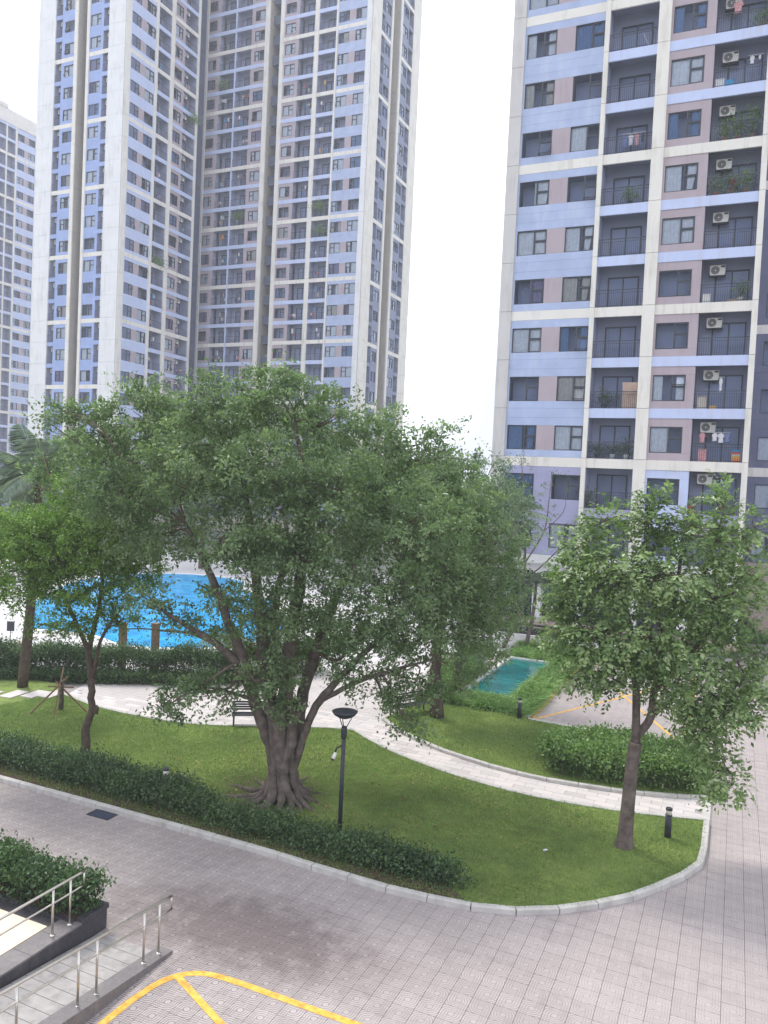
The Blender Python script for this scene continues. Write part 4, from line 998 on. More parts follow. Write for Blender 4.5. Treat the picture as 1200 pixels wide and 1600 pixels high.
def handrail(label, pts_posts, top, mid, tip):
    """posts: list of (x,y,z base, z top); top/mid: line points"""
    b0 = pts_posts[0]; root = empty('handrail', (b0[0], b0[1], b0[2]), label, 'handrail', 'stainless steel handrails on the ramp')
    o = np.array([b0[0], b0[1], b0[2]])
    for (x, y, z0, z1) in pts_posts:
        m = MB(); m.tube([np.array((x, y, z0)) - o, np.array((x, y, z1)) - o], .021, 10); m.build('post', 'steel', root)
        m = MB(); m.lathe(np.array((x, y, z0)) - o, [(.05, 0), (.05, .012), (.028, .03)], 14); m.build('post_base', 'steel', root)
    m = MB(); m.tube([np.array(p) - o for p in curve(top + [tip[0]], 4)], .026, 12); m.build('top_rail', 'steel', root)
    m = MB(); m.tube([np.array(p) - o for p in curve(mid + [tip[1]], 4)], .019, 10); m.build('lower_rail', 'steel', root)
    m = MB(); m.tube([np.array(tip[0]) - o, np.array(tip[1]) - o], .019, 10); m.build('end_loop', 'steel', root)
zb = lambda y: zr(y) + .09 - .05 * max(0, (y - 11))
posts = [(-9.33, y, max(.06, .07 + (11.5 - y) * .085), 1.0 + (11.83 - y) * .088) for y in (11.5, 11.09, 9.94, 9.53, 8.32, 7.9, 6.8)]
tz = lambda y: 1.01 + (11.83 - y) * .088
handrail('stainless steel two-bar handrail on the low ramp kerb beside the yellow marking', posts, [(-9.33, y, tz(y)) for y in (5.8, 7.5, 9.5, 11.0)], [(-9.33, y, tz(y) - .27) for y in (5.8, 7.5, 9.5, 11.0)], ((-9.33, 11.83, tz(11.83)), (-9.33, 11.84, tz(11.83) - .26)))
posts = [(-10.98, y, .44, 1.3) for y in (10.95, 10.54, 9.2, 8.8, 7.5, 6.5)]
handrail('stainless steel two-bar handrail on the terrace wall beside the planter hedge', posts, [(-10.98, y, 1.32) for y in (5.8, 7.5, 9.5, 10.8)], [(-10.98, y, 1.04) for y in (5.8, 7.5, 9.5, 10.8)], ((-10.98, 11.28, 1.32), (-10.98, 11.28, 1.05)))

# ================================================================== STREET FURNITURE
def lamp(base):
    r = empty('street_lamp', base, 'dark post-top garden lamp with shallow dish reflector standing in front of the big tree', 'lamp')
    m = MB(); m.tube([(0, 0, 0), (0, 0, 2.75)], [.055, .05], 16); m.build('pole', 'dark', r)
    m = MB(); m.lathe((0, 0, 0), [(.10, 0), (.10, .02), (.06, .05)], 16); m.build('base_plate', 'dark', r)
    m = MB(); m.lathe((0, 0, 2.55), [(.06, 0), (.075, .05), (.075, .26), (.055, .30)], 16); m.build('collar', 'dark', r)
    for k in range(3):
        a = .3 + k * 2 * PI / 3; m = MB(); m.tube([(.05 * math.cos(a), .05 * math.sin(a), 2.82), (.20 * math.cos(a), .20 * math.sin(a), 3.12)], .012, 6); m.build('strut', 'dark', r)
    m = MB(); m.lathe((0, 0, 3.04), [(.05, 0), (.16, .04), (.26, .10), (.315, .17), (.32, .185), (.24, .205), (.10, .22), (.02, .235), (.015, .26)], 28); m.build('dish', 'dark', r)
    # camera arm: seen at the left of the pole
    d = np.array([-.91, -.41, 0.])
    m = MB(); m.tube([d * .05 + [0, 0, 2.36], d * .16 + [0, 0, 2.30], d * .20 + [0, 0, 2.20]], .022, 8); br = m.build('camera_bracket', 'dark', r)
    m = MB(); p = d * .20 + np.array([0, 0, 2.13]); m.tube([p + [.01, .02, .05], p - d * .02 + np.array([-.04, -.06, -.09])], [.04, .05], 10); m.build('security_camera', 'white', r)
    m = MB(); m.tube([p - d * .02 + np.array([-.04, -.06, -.088]), p - d * .02 + np.array([-.055, -.08, -.12])], [.046, .042], 10); m.build('lens_hood', 'dark', r)
    return r
L_ = G(530, 1312, .1); lamp(L_)
def bollard(p, label, h=.78):
    r = empty('bollard_light', p, label, 'bollard light', 'garden bollard lights')
    m = MB(); m.tube([(0, 0, 0), (0, 0, h * .78)], .085, 18, smooth=True); m.build('post', 'dark', r)
    m = MB(); m.tube([(0, 0, h * .78), (0, 0, h * .93)], .075, 18); m.build('lamp_band', 'curt2', r)
    m = MB(); m.lathe((0, 0, h * .93), [(.088, 0), (.088, h * .05), (.07, h * .07)], 18); m.build('cap', 'dark', r)
bollard(G(1043, 1308, .1), 'black bollard light standing on the lawn right of the single-trunk tree')
bollard(G(811, 1122, .1), 'black bollard light at the foot of the strappy plants by the teal pool')
bollard(G(258, 1246, .1), 'black bollard light rising from the front hedge left of the big tree', .82)

def bench(p, ang, label, L=1.7):
    r = empty('park_bench', p, label, 'bench', 'metal park benches', rz=ang)
    for x in (-L / 2 + .08, L / 2 - .08):
        m = MB()
        m.bar((x, 0, 0), (x, .02, .62), .05); m.bar((x, .42, 0), (x, .5, .84), .05); m.bar((x, -.02, .42), (x, .46, .40), .045); m.bar((x, -.03, .63), (x, .46, .62), .055, .035)
        m.build('leg', 'dark', r)
    for k in range(5):
        m = MB(); y = .0 + k * .095; m.box(-L / 2, L / 2, y, y + .07, .43, .455); m.build('seat_slat', 'dark', r)
    for k in range(4):
        m = MB(); z = .52 + k * .085; y = .455 + k * .012; m.box(-L / 2, L / 2, y, y + .022, z, z + .062); m.build('back_slat', 'dark', r)
a_ = G(365, 1139); b_2 = G(434, 1139); mid = (a_ + b_2) / 2
bench((mid[0], mid[1], .034), math.atan2(b_2[1] - a_[1], b_2[0] - a_[0]), 'dark slatted park bench on the pale plaza half hidden by the big trunk', 1.75)
a_ = G(612, 1128); b_2 = G(680, 1116); mid = (a_ + b_2) / 2
bench((mid[0], mid[1], .034), math.atan2(b_2[1] - a_[1], b_2[0] - a_[0]), 'dark slatted park bench beside the path under hanging leaves', 1.8)

# wooden posts behind the pool hedge
for px, lab in ((190, 'left of two brown wooden posts in front of the blue pool'), (241, 'right of two brown wooden posts in front of the blue pool')):
    b0 = G(px, 1050); m = MB(); m.box(-.13, .13, -.13, .13, 0, 2.15); m.box(-.15, .15, -.15, .15, 2.15, 2.22); m.build('wooden_post', 'wood', None, lab, 'post', 'wooden posts by the pool', loc=b0)

# staked sapling frame
sp = empty('tree_stake', G(95, 1108, .1), 'crossed wooden stakes bracing a cut sapling on the left lawn', 'stake frame')
m = MB(); m.tube([(0, 0, 0), (.02, 0, .5), (0, 0, 1.05)], [.09, .08, .07], 10); m.build('sapling_trunk', 'barkgrey', sp)
for a, tl in ((.2, .7), (2.3, .8), (4.3, .9), (5.3, 1.2)):
    m = MB(); m.bar((1.1 * math.cos(a), 1.1 * math.sin(a), 0), (-.25 * math.cos(a), -.25 * math.sin(a), tl + .3), .05); m.build('stake', 'wood', sp)
m = MB(); m.bar((-.5, -.15, .82), (.5, .1, .86), .05); m.build('crossbar', 'wood', sp)
m = MB(); m.bar((-.35, .3, .8), (.3, -.35, .84), .05); m.build('crossbar', 'wood', sp)

# left edge: sign, cabinet, cart, dark low wall
sg = empty('notice_board', G(16, 1001), 'small black notice board on a thin post at the left edge', 'sign')
m = MB(); m.tube([(0, 0, 0), (0, 0, .75)], .02, 8); m.build('post', 'dark', sg)
m = MB(); m.box(-.19, .19, -.02, .02, .5, 1.0); o = m.build('board', 'dark', sg); sg.rotation_euler = (0, 0, .4)
cb = G(24, 1031); m = MB(); m.box(-.15, .55, -.3, .3, 0, .80); m.box(-.18, .58, -.33, .33, .80, .84)
m.build('utility_cabinet', 'tan', None, 'beige utility cabinet beside the dark palm trunk', 'cabinet', loc=cb)
ct = empty('handcart', G(-5, 1034), 'white cart with an orange side panel cut off by the left edge', 'cart')
m = MB(); m.box(-.5, .35, -.3, .3, .55, .62); m.build('tray', 'white', ct)
m = MB(); m.box(-.5, .25, -.32, -.30, .12, .50); m.build('side_panel', 'orange', ct)
m = MB(); m.tube([(.33, -.2, .6), (.33, -.2, 1.0), (.1, -.2, 1.03)], .018, 6); m.tube([(.33, .2, .6), (.33, .2, 1.0)], .018, 6); m.tube([(.33, -.2, 1.0), (.33, .2, 1.0)], .018, 6); m.build('handle', 'dark', ct)
for x in (-.35, .25):
    m = MB(); m.tube([(x, -.33, .12), (x, -.27, .12)], .12, 12); m.build('wheel', 'dark', ct)
lw = MB(); a_ = G(-40, 1052); b_2 = G(42, 1050); lw.bar((a_[0], a_[1], .28), (b_2[0], b_2[1], .28), .25, .56)
lw.build('low_wall', 'granite', None, 'dark low wall behind the lawn at the left edge', 'wall')

# right background: white low wall, black rail, dark planter wall
m = MB(); m.box(-14.5, -5.6, 44.6, 44.85, 0, .62); m.build('low_wall', 'coping', None, 'white low wall in front of the near block behind the teal pool', 'wall')
fr_ = empty('railing', (-9.5, 46.6, 0), 'black horizontal bar railing along the foot of the near block', 'railing')
for z in (.28, .55, .82):
    m = MB(); m.box(-6, 9.2, -.03, .03, z, z + .12); m.build('rail_bar', 'dark', fr_)
for k in range(8):
    m = MB(); x = -5.9 + k * 2.14; m.box(x, x + .08, .035, .10, 0, 1.0); m.build('post', 'dark', fr_)
pw_ = empty('planter_wall', (1.5, 50.2, 0), 'long dark planter wall with a clipped hedge below the tan podium at the right', 'planter')
m = MB(); m.box(-3.8, 8, -.3, .0, 0, .75); m.build('wall', 'granite2', pw_)
m = MB(); m.box(-3.8, 8, -.35, .05, .752, .80); m.build('coping', 'granite2', pw_)

# ================================================================== HEDGES AND PLANTS
def hedge(name, label, poly, z0, h, n, leaf, L=.09, W=.05, group=None, cat='hedge', rough=.18, clump=.16, per=26, taper=.0, parent=None, stems=True):
    base = np.array([*np.mean(np.array([p[:2] for p in poly]), 0), z0])
    root = empty(name, base, label, cat, group)
    k = max(1, n // per); c = scatter(poly, k); 
    # bumpy top
    hh = h * (1 + rough * (np.sin(c[:, 0] * 2.1 + c[:, 1]) * .5 + np.sin(c[:, 0] * 5.3 - c[:, 1] * 3.1) * .35 + rng.normal(size=k) * .4))
    zz = np.where(rng.random(k) < .62, hh * rng.uniform(.8, 1.0, k), hh * rng.random(k))
    cc = np.column_stack([c, z0 + zz])
    P_ = np.repeat(cc, per, 0) + rng.normal(size=(k * per, 3)) * clump * np.array([1, 1, .75]); P_[:, 2] = np.maximum(P_[:, 2], z0 + .02)
    D_ = norm(rng.normal(size=P_.shape) + np.array([0, 0, .6])); U_ = norm(rng.normal(size=P_.shape) * .5 + np.array([0, 0, 1]))
    tn = np.clip(np.repeat(rng.uniform(.2, .8, k), per) + rng.normal(size=k * per) * .15, 0, 1)
    me = leaf_mesh('foliage', rel(P_, base), D_, U_, L * rng.uniform(.6, 1.3, len(P_)), W * rng.uniform(.7, 1.2, len(P_)), leaf, tn)
    leaf_obj('foliage', me, root)
    if stems:
        m = MB(); cs_ = scatter(poly, max(6, k // 14))
        for q in cs_:
            a = np.array([q[0], q[1], z0 - .01]) - base; m.tube([a, a + [rng.normal() * .05, rng.normal() * .05, h * .45], a + [rng.normal() * .12, rng.normal() * .12, h * .8]], [.014, .010, .005], 4, cap=False)
        m.build('stem', 'twig', root, kind='stuff')
    return root
hedge('hedge', 'long dark green hedge inside the front kerb from the left edge to the big tree', [(-28, 16.45), (-12.6, 16.5), (-12.2, 17.1), (-13.4, 17.5), (-16, 17.65), (-18, 17.55), (-20.3, 17.4), (-28, 17.6)], .1, .38, 52000, 'leaf_hedge', .09, .052, rough=.4)
hedge('hedge', 'low loose ground shrubs along the kerb between the big tree and the lamp', [(-12.5, 16.45), (-9.5, 16.35), (-7.6, 16.3), (-7.5, 17.1), (-9.4, 17.0), (-12.3, 17.0)], .1, .28, 13000, 'leaf_hedge', .085, .05, rough=.5)
hedge('hedge', 'thin low shrubs at the right end of the front bed', [(-7.6, 16.4), (-5.9, 16.35), (-5.0, 16.6), (-5.6, 16.95), (-7.5, 17.1)], .1, .26, 6500, 'leaf_hedge', .085, .05, rough=.4)
hedge('hedge', 'full light green hedge at the right end of the path lawn', [(-5.0, 24.75), (-3.2, 24.85), (-1.7, 25.1), (-.65, 25.6), (-.55, 27.6), (-2.5, 27.75), (-5.0, 27.1), (-5.3, 26.0)], .1,    .72, 46000, 'leaf_hedge2', .135, .075, rough=.16, clump=.16)
hedge('hedge', 'glossy green hedge in the dark granite planter at the bottom left', [(-16.8, 11.12), (-11.05, 11.12), (-11.0, 11.75), (-16.8, 11.85)], .45, .52, 26000, 'leaf_hedge', .095, .055, rough=.16, clump=.12)
hedge('hedge', 'tall thin hedge screening the blue pool behind the pale plaza', [(-28.5, 23.3), (-24.5, 25.3), (-20.9, 27.4), (-19.0, 29.3), (-17.2, 32.4), (-17.8, 32.7), (-19.6, 29.7), (-21.3, 28.0), (-24.8, 26.0), (-28.8, 24.0)], 0, 1.2, 66000, 'leaf_hedge', .10, .058, rough=.18, clump=.2)
hedge('hedge', 'clipped hedge on top of the dark planter wall at the far right', [(-2.2, 50.1), (9.5, 50.1), (9.5, 51.2), (-2.2, 51.2)], .5, .65, 20000, 'leaf_hedge2', .12, .07, rough=.15)
hedge('shrub', 'dense shrubs between the second bench tree and the teal pool', [(-11.2, 30.5), (-10.4, 30.4), (-10.7, 33.5), (-10.8, 38.0), (-12.0, 38.0), (-11.8, 33)], 0, .9, 26000, 'leaf_hedge2', .10, .055, rough=.35, cat='shrub')
hedge('hedge', 'low dark clipped edging hedge at the foot of the pool hedge', [(-28.2, 22.9), (-24.2, 24.95), (-20.6, 27.0), (-18.6, 29.0), (-19.0, 29.3), (-20.9, 27.4), (-24.5, 25.3), (-28.5, 23.3)], 0, .42, 26000, 'leaf_hedge', .10, .06, rough=.1, clump=.12)
# hedge support fence: low mesh of wires
wf = empty('wire_fence', (-22, 27.3, 0), 'low wire fence inside the pool hedge', 'fence')
fp = [(-28.6, 23.65), (-24.65, 25.65), (-21.1, 27.7), (-19.3, 29.5), (-17.5, 32.55)]
m = MB()
for a, b in zip(fp, fp[1:]):
    for z in (.3, .7, 1.1): m.bar((a[0] + 22, a[1] - 27.3, z), (b[0] + 22, b[1] - 27.3, z), .02)
    n_ = int(math.hypot(b[0] - a[0], b[1] - a[1]) / .25)
    for k in range(n_): 
        t_ = k / n_; x = a[0] + (b[0] - a[0]) * t_ + 22; y = a[1] + (b[1] - a[1]) * t_ - 27.3; m.box(x - .01, x + .01, y - .01, y + .01, 0, 1.15)
m.build('wire_panel', 'dark', wf)

def straps(name, label, poly, n, z0, L=.65, leaf='leaf_strap', cat='plant'):
    base = np.array([*np.mean(np.array([p[:2] for p in poly]), 0), z0]); root = empty(name, base, label, cat, 'strappy plants around the teal pool')
    c = scatter(poly, n // 14); c = np.repeat(c, 14, 0); k = len(c); a = rng.uniform(0, 2 * PI, k); el = rng.uniform(.7, 1.35, k)
    d = np.column_stack([np.cos(a) * np.cos(el), np.sin(a) * np.cos(el), np.sin(el)]); d[:, 0] += .12
    b0 = np.column_stack([c + rng.normal(size=(k, 2)) * .05, np.full(k, z0)])
    LL = L * rng.uniform(.6, 1.2, k); p1 = b0 + d * LL[:, None] * .5; d2 = d.copy(); d2[:, 2] -= .9; d2 = norm(d2)
    tn = np.clip(rng.normal(.5, .22, k), 0, 1); up = norm(np.column_stack([-np.cos(a), -np.sin(a), np.full(k, .8)]))
    leaf_obj('leaf_blades', leaf_mesh('leaf_blades', rel(np.vstack([b0, p1 - d * .08 * LL[:, None]]), base), np.vstack([d, d2]), np.vstack([up, up]), np.concatenate([LL * .62, LL * .6]), .045, leaf, np.concatenate([tn, tn])), root)
straps('strap_plant', 'bright strappy leaved border between the teal pool and the parking bay', [(-8.15, 32.5), (-7.15, 32.0), (-7.15, 40.5), (-8.1, 41)], 9000, .0)
straps('strap_plant', 'strappy leaved clump at the near end of the teal pool beside the bollard', [(-10.6, 30.5), (-7.1, 30.35), (-7.15, 31.95), (-8.3, 32.2), (-10.4, 32.3)], 5200, .0, .6)
straps('strap_plant', 'strappy leaved planting between the two teal pools', [(-10.5, 40.95), (-7.2, 40.95), (-7.2, 42.3), (-10.5, 42.3)], 4000, .0, .7)
straps('strap_plant', 'strappy leaved planting in front of the white low wall', [(-10.8, 46.5 - 2.0 + -.6), (-10.8, 44.3), (-5.8, 44.3), (-5.8, 43.0), (-7.2, 43)], 4200, .0, .7)
st_k = MB(); st_k.box(-7.12, -7.0, 30.3, 43.5, 0, .13); st_k.build('kerb', 'kerb', kind='structure')

# ---------------- grass blades
def grass(lawn, poly, n, z0=.10):
    c = scatter(poly, n); k = n; a = rng.uniform(0, 2 * PI, k); el = rng.uniform(.5, 1.4, k)
    d = np.column_stack([np.cos(a) * np.cos(el), np.sin(a) * np.cos(el), np.sin(el)])
    b0 = np.column_stack([c, np.full(k, z0 - .004)])
    up = norm(np.column_stack([-np.cos(a), -np.sin(a), np.full(k, .7)]))
    pn = .5 + .28 * np.sin(c[:, 0] * 1.3 + 1.7 * np.sin(c[:, 1] * .9)) * np.sin(c[:, 1] * 1.1 + c[:, 0] * .4)
    o = leaf_obj('grass', leaf_mesh('grass', b0, d, up, rng.uniform(.035, .075, k), .014, 'leaf_grass', np.clip(pn + rng.normal(size=k) * .22, 0, 1)), None, None, None, None)
    o['label'] = 'short green turf on the lawn'; o['category'] = 'grass'
    return o
ga = grass(lawn1, [(-26, 16.2)] + front[2:] + upper[:16], 190000); ga['label'] = 'short green turf of the front lawn under the big tree'
gb = grass(lawn2, lawnB, 60000); gb['label'] = 'short green turf of the smaller lawn across the path'

fl = scatter([(-16, 16.5), (-6, 16.5), (-4, 19), (-3, 22), (-9, 23), (-16, 22.5)], 420)
fl = np.column_stack([fl, np.full(len(fl), .135)])
M['leaf_dry'] = leafmat('dry_leaf', (.12, .07, .03, 1), (.26, .17, .06, 1), (.42, .34, .14, 1), .2)
o = leaf_obj('fallen_leaves', leaf_mesh('fallen_leaves', fl, norm(rng.normal(size=fl.shape) * [1, 1, .2]), norm(rng.normal(size=fl.shape) * .3 + [0, 0, 1]), .10, .06, 'leaf_dry', rng.random(len(fl))))
o['label'] = 'dry fallen leaves scattered on the front lawn'; o['category'] = 'fallen leaves'
# a few things lying on the lawn
m = MB(); m.tube([(0, 0, 0), (.05, .02, .02), (.1, 0, .05)], [.03, .03, .012], 8); m.build('litter', 'cloth', None, 'small white scrap of litter on the front lawn', 'litter', loc=G(849, 1329, .13))

# ================================================================== TREES
def lb(px, py, rx, ry, D, w=1., rd=None):
    s = D / F; c = P(px, py, D); rx *= s; ry *= s
    return (c, (rx, rd or (rx + ry) / 2, ry), w)
# the big ficus
fb_ = G(440, 1247, .1); Df = depth(fb_)
def ps(px, py, d=0.): return P(px, py, Df + d)
st = []
# buttress roots and bundled stems
for k in range(13):
    a = k / 13 * 2 * PI + .2; rr0 = rng.uniform(.8, 1.5) * (1.25 if math.cos(a) < 0 else .9)
    foot = fb_ + np.array([math.cos(a) * rr0, math.sin(a) * rr0, -.02]); mid_ = fb_ + np.array([math.cos(a + .2) * .60, math.sin(a + .2) * .60, .14])
    tw_ = rng.uniform(-.3, .3); rz_ = rng.uniform(.27, .35); up1 = fb_ + np.array([math.cos(a + tw_) * rz_, math.sin(a + tw_) * rz_, .75]); up2 = fb_ + np.array([math.cos(a - tw_) * rz_, math.sin(a - tw_) * .33, 1.7]); up3 = fb_ + np.array([math.cos(a) * .52, math.sin(a) * .42, 2.7])
    rs_ = rng.uniform(.6, 1.3); st.append(([foot, mid_, up1, up2, up3], [.035, .10 * rs_, .135 * rs_, .14 * rs_, .12]))
for k in range(9):
    a = k / 9 * 2 * PI; foot = fb_ + np.array([math.cos(a) * rng.uniform(1.1, 1.7), math.sin(a) * rng.uniform(1.1, 1.7), -.03])
    st.append(([foot, fb_ + np.array([math.cos(a + .35) * .8, math.sin(a + .35) * .8, .03]), fb_ + np.array([math.cos(a) * .35, math.sin(a) * .35, .25])], [.02, .055, .10]))
st.append(([fb_ + [0, 0, 0], fb_ + [0, 0, 1.3], fb_ + [0, 0, 2.6]], [.26, .26, .33]))
for pts, r in (
    ([(432, 1215, 0), (418, 1150, 0), (398, 1095, 0), (385, 1040, -.2), (360, 980, -.4), (330, 900, -.6), (290, 820, -.6)], [.16, .19, .18, .16, .13, .10, .05]),
    ([(398, 1095, 0), (372, 1040, -.3), (330, 1000, -.6), (270, 965, -.8), (215, 925, -.9)], [.13, .12, .09, .05, .012]),
    ([(436, 1210, .1), (425, 1150, .2), (418, 1080, .4), (410, 1000, .5), (400, 900, .6), (385, 780, .4), (370, 690, .2)], [.16, .20, .20, .18, .14, .10, .05]),
    ([(442, 1210, 0), (445, 1150, 0), (447, 1080, 0), (455, 1000, 0), (470, 900, -.2), (480, 780, -.3), (460, 660, -.2)], [.18, .22, .21, .19, .15, .10, .05]),
    ([(448, 1210, .1), (460, 1150, .2), (475, 1080, .5), (500, 1000, .9), (540, 900, 1.2), (590, 800, 1.3), (620, 700, 1.2)], [.16, .19, .17, .15, .12, .08, .04]),
    ([(452, 1225, -.1), (464, 1185, -.2), (478, 1140, -.3), (500, 1095, -.4), (540, 1050, -.6), (590, 1000, -.7), (650, 940, -.6)], [.09, .11, .11, .11, .09, .07, .04]),
    ([(500, 1095, -.4), (560, 1065, -.6), (620, 1045, -.8), (680, 1030, -.8)], [.08, .06, .045, .02]),
    ([(447, 1080, 0), (430, 1000, .9), (440, 900, 1.6), (500, 800, 2.0)], [.15, .13, .10, .05]),
    ([(385, 1040, -.2), (345, 1010, .2), (300, 990, .5), (250, 985, .8)], [.08, .07, .05, .03]),
    ([(398, 1095, 0), (370, 1085, -.2), (330, 1075, -.5), (290, 1080, -.8)], [.06, .045, .03, .02]),
):
    st.append(([ps(*q) for q in pts], r))
lo = []
for q in ((165, 700, 60, 44, 1), (125, 645, 50, 22, .6), (130, 705, 60, 36, 4.5), (80, 740, 45, 26, 4.5), (225, 655, 80, 52, .4), (330, 650, 80, 60, -.4), (420, 628, 62, 52, 0), (505, 665, 75, 60, .2), (585, 705, 70, 62, .6), (655, 720, 58, 52, 1), (725, 775, 58, 45, 1.4),
          (775, 850, 50, 55, 1.5), (765, 935, 58, 55, 1), (690, 900, 75, 70, 0), (640, 815, 95, 80, -.9), (530, 775, 95, 78, -1.3), (415, 750, 95, 72, -1.3), (300, 740, 90, 65, -1.0), (190, 765, 80, 55, -.2), (250, 840, 85, 45, 0),
          (370, 845, 85, 50, -1.2), (475, 875, 90, 65, -1.5), (590, 915, 85, 65, -1.3), (670, 985, 70, 50, -.4), (560, 990, 70, 48, -1.3), (455, 960, 70, 50, -1.2), (745, 1000, 55, 40, .8)):
    lo.append(lb(q[0], q[1], q[2], q[3], Df + q[4]))
for q in ((430, 985, 55, 40, 2.2, .8), (520, 985, 60, 45, 2.4, .8), (600, 1000, 60, 40, 2.4, .7), (480, 1030, 60, 25, 1.8, .6), (350, 930, 55, 26, -.6, .55), (235, 935, 50, 24, -.8, .6), (290, 970, 55, 20, -.8, .55), (345, 985, 50, 24, -.3, .6), (390, 950, 45, 35, 1.5, .8), (385, 1010, 40, 25, 1.5, .6), (300, 1075, 55, 22, -.8, .9), (262, 1103, 34, 22, -.8, 1.1), (340, 1100, 30, 18, -.9, .7), (425, 1060, 48, 45, -.9, 1.), (450, 1110, 25, 22, -.9, .8), (560, 1062, 45, 26, -.8, .7), (625, 1060, 45, 26, -.7, .8), (600, 1100, 45, 18, -.7, .7), (640, 1135, 26, 16, -.8, 1.2), (665, 1075, 35, 30, -.4, .7), (720, 1060, 30, 26, .4, .7),
          (448, 588, 24, 26, 0, 1.), (478, 598, 14, 18, .1, .8), (612, 645, 16, 22, .5, .9), (688, 672, 30, 18, .9, .8), (75, 660, 25, 14, .6, .9), (330, 600, 26, 18, -.2, .9), (395, 590, 22, 16, -.1, .8), (230, 610, 26, 16, .2, .8), (735, 720, 20, 14, 1.3, .7)):
    lo.append(lb(q[0], q[1], q[2], q[3], Df + q[4], q[5]))
for q in ((270, 720, 110, 75, 3), (430, 700, 110, 80, 3.2), (580, 790, 110, 80, 3), (690, 850, 80, 80, 2.6), (450, 840, 90, 60, 2.6)): lo.append(lb(q[0], q[1], q[2], q[3], Df + q[4], .75))
make_tree('ficus_tree', 'huge spreading ficus with buttressed multi-stem trunk in the middle of the lawn', fb_, st, lo, 'leaf_ficus', 'barkgrey', 68, 46, .125, .060, clump=.30, twigs=.2, upb=.6, limb_r=.05, seg=10)

# small bright tree, left
tb_ = G(135, 1190, .1); Dt = depth(tb_); q = lambda px, py, d=0: P(px, py, Dt + d)
st = [([tb_, q(134, 1140), q(143, 1108), q(142, 1060), q(138, 1010)], [.16, .13, .11, .11, .09]), ([q(147, 1112), q(151, 1104)], [.14, .08]),
      ([q(139, 1020), q(120, 975), q(95, 920), q(70, 860)], [.08, .07, .05, .03]), ([q(139, 1015), q(152, 960, .3), q(160, 900, .5), q(150, 820, .4)], [.08, .07, .05, .03]), ([q(145, 1060), q(158, 1000, -.3), q(190, 950, -.4)], [.06, .05, .03])]
lo = [lb(a, b, c, d, Dt + e_, w) for a, b, c, d, e_, w in ((70, 840, 75, 50, 0, 1), (130, 790, 70, 50, .6, 1), (25, 835, 55, 40, .4, 1), (-10, 870, 45, 50, 0, 1), (150, 870, 80, 45, -.4, 1), (60, 900, 70, 35, -.5, .9), (190, 830, 60, 50, -.6, .9), (95, 850, 80, 60, -.8, 1), (40, 840, 60, 50, -.8, 1), (215, 780, 45, 40, -.4, .7),  (120, 930, 75, 32, -.5, .8), (200, 905, 55, 40, 0, .8), (20, 925, 45, 26, 0, .8), (110, 975, 55, 22, -.3, .7), (185, 960, 45, 28, 0, .6), (235, 880, 35, 30, .4, .7), (60, 975, 30, 14, 0, .5))]
make_tree('garden_tree', 'slender crooked-trunk tree with bright fine foliage on the left of the lawn', tb_, st, lo, 'leaf_bright', 'bark', 95, 44, .10, .052, clump=.24, twigs=.4, upb=.7)

# tree beside the second bench
b3 = G(683, 1120, .1); D3 = depth(b3); q = lambda px, py, d=0: P(px, py, D3 + d)
make_tree('garden_tree', 'grey-trunked tree standing beside the second bench behind the big ficus', b3, [([b3, q(682, 1060), q(684, 1000), q(700, 900), q(720, 820)], [.27, .22, .18, .12, .05]), ([q(684, 1000), q(660, 930), q(640, 860)], [.12, .09, .04])],
          [lb(a, b, c, d, D3 + e_, w) for a, b, c, d, e_, w in ((700, 820, 70, 60, 0, .9), (760, 870, 60, 60, .5, .9), (720, 940, 70, 50, 0, .8), (780, 960, 45, 45, .3, .8), (650, 880, 60, 50, .5, .7), (730, 1030, 50, 30, 0, .6), (770, 780, 45, 40, 1, .9))],
          'leaf_far', 'bark', 34, 44, .14, .065, clump=.38, twigs=.3)
# trunk behind it
b4 = G(718, 1090); D4 = depth(b4); q = lambda px, py, d=0: P(px, py, D4 + d)
make_tree('garden_tree', 'second thinner trunk behind the bench tree near the teal pool', b4, [([b4, q(718, 1040), q(722, 980), q(735, 880)], [.17, .15, .12, .05])],
          [lb(a, b, c, d, D4 + e_, w) for a, b, c, d, e_, w in ((700, 735, 50, 28, 0, .7), (775, 735, 35, 22, 1, .6), (815, 780, 28, 28, 1, .5), (750, 745, 50, 32, .5, .7), (790, 785, 45, 35, .5, .7), (740, 860, 50, 50, 0, .8), (800, 830, 40, 40, 1, .7), (790, 900, 40, 40, .5, .7), (740, 990, 40, 30, 0, .5))], 'leaf_far', 'bark', 24, 40, .16, .07, clump=.42, twigs=.3)

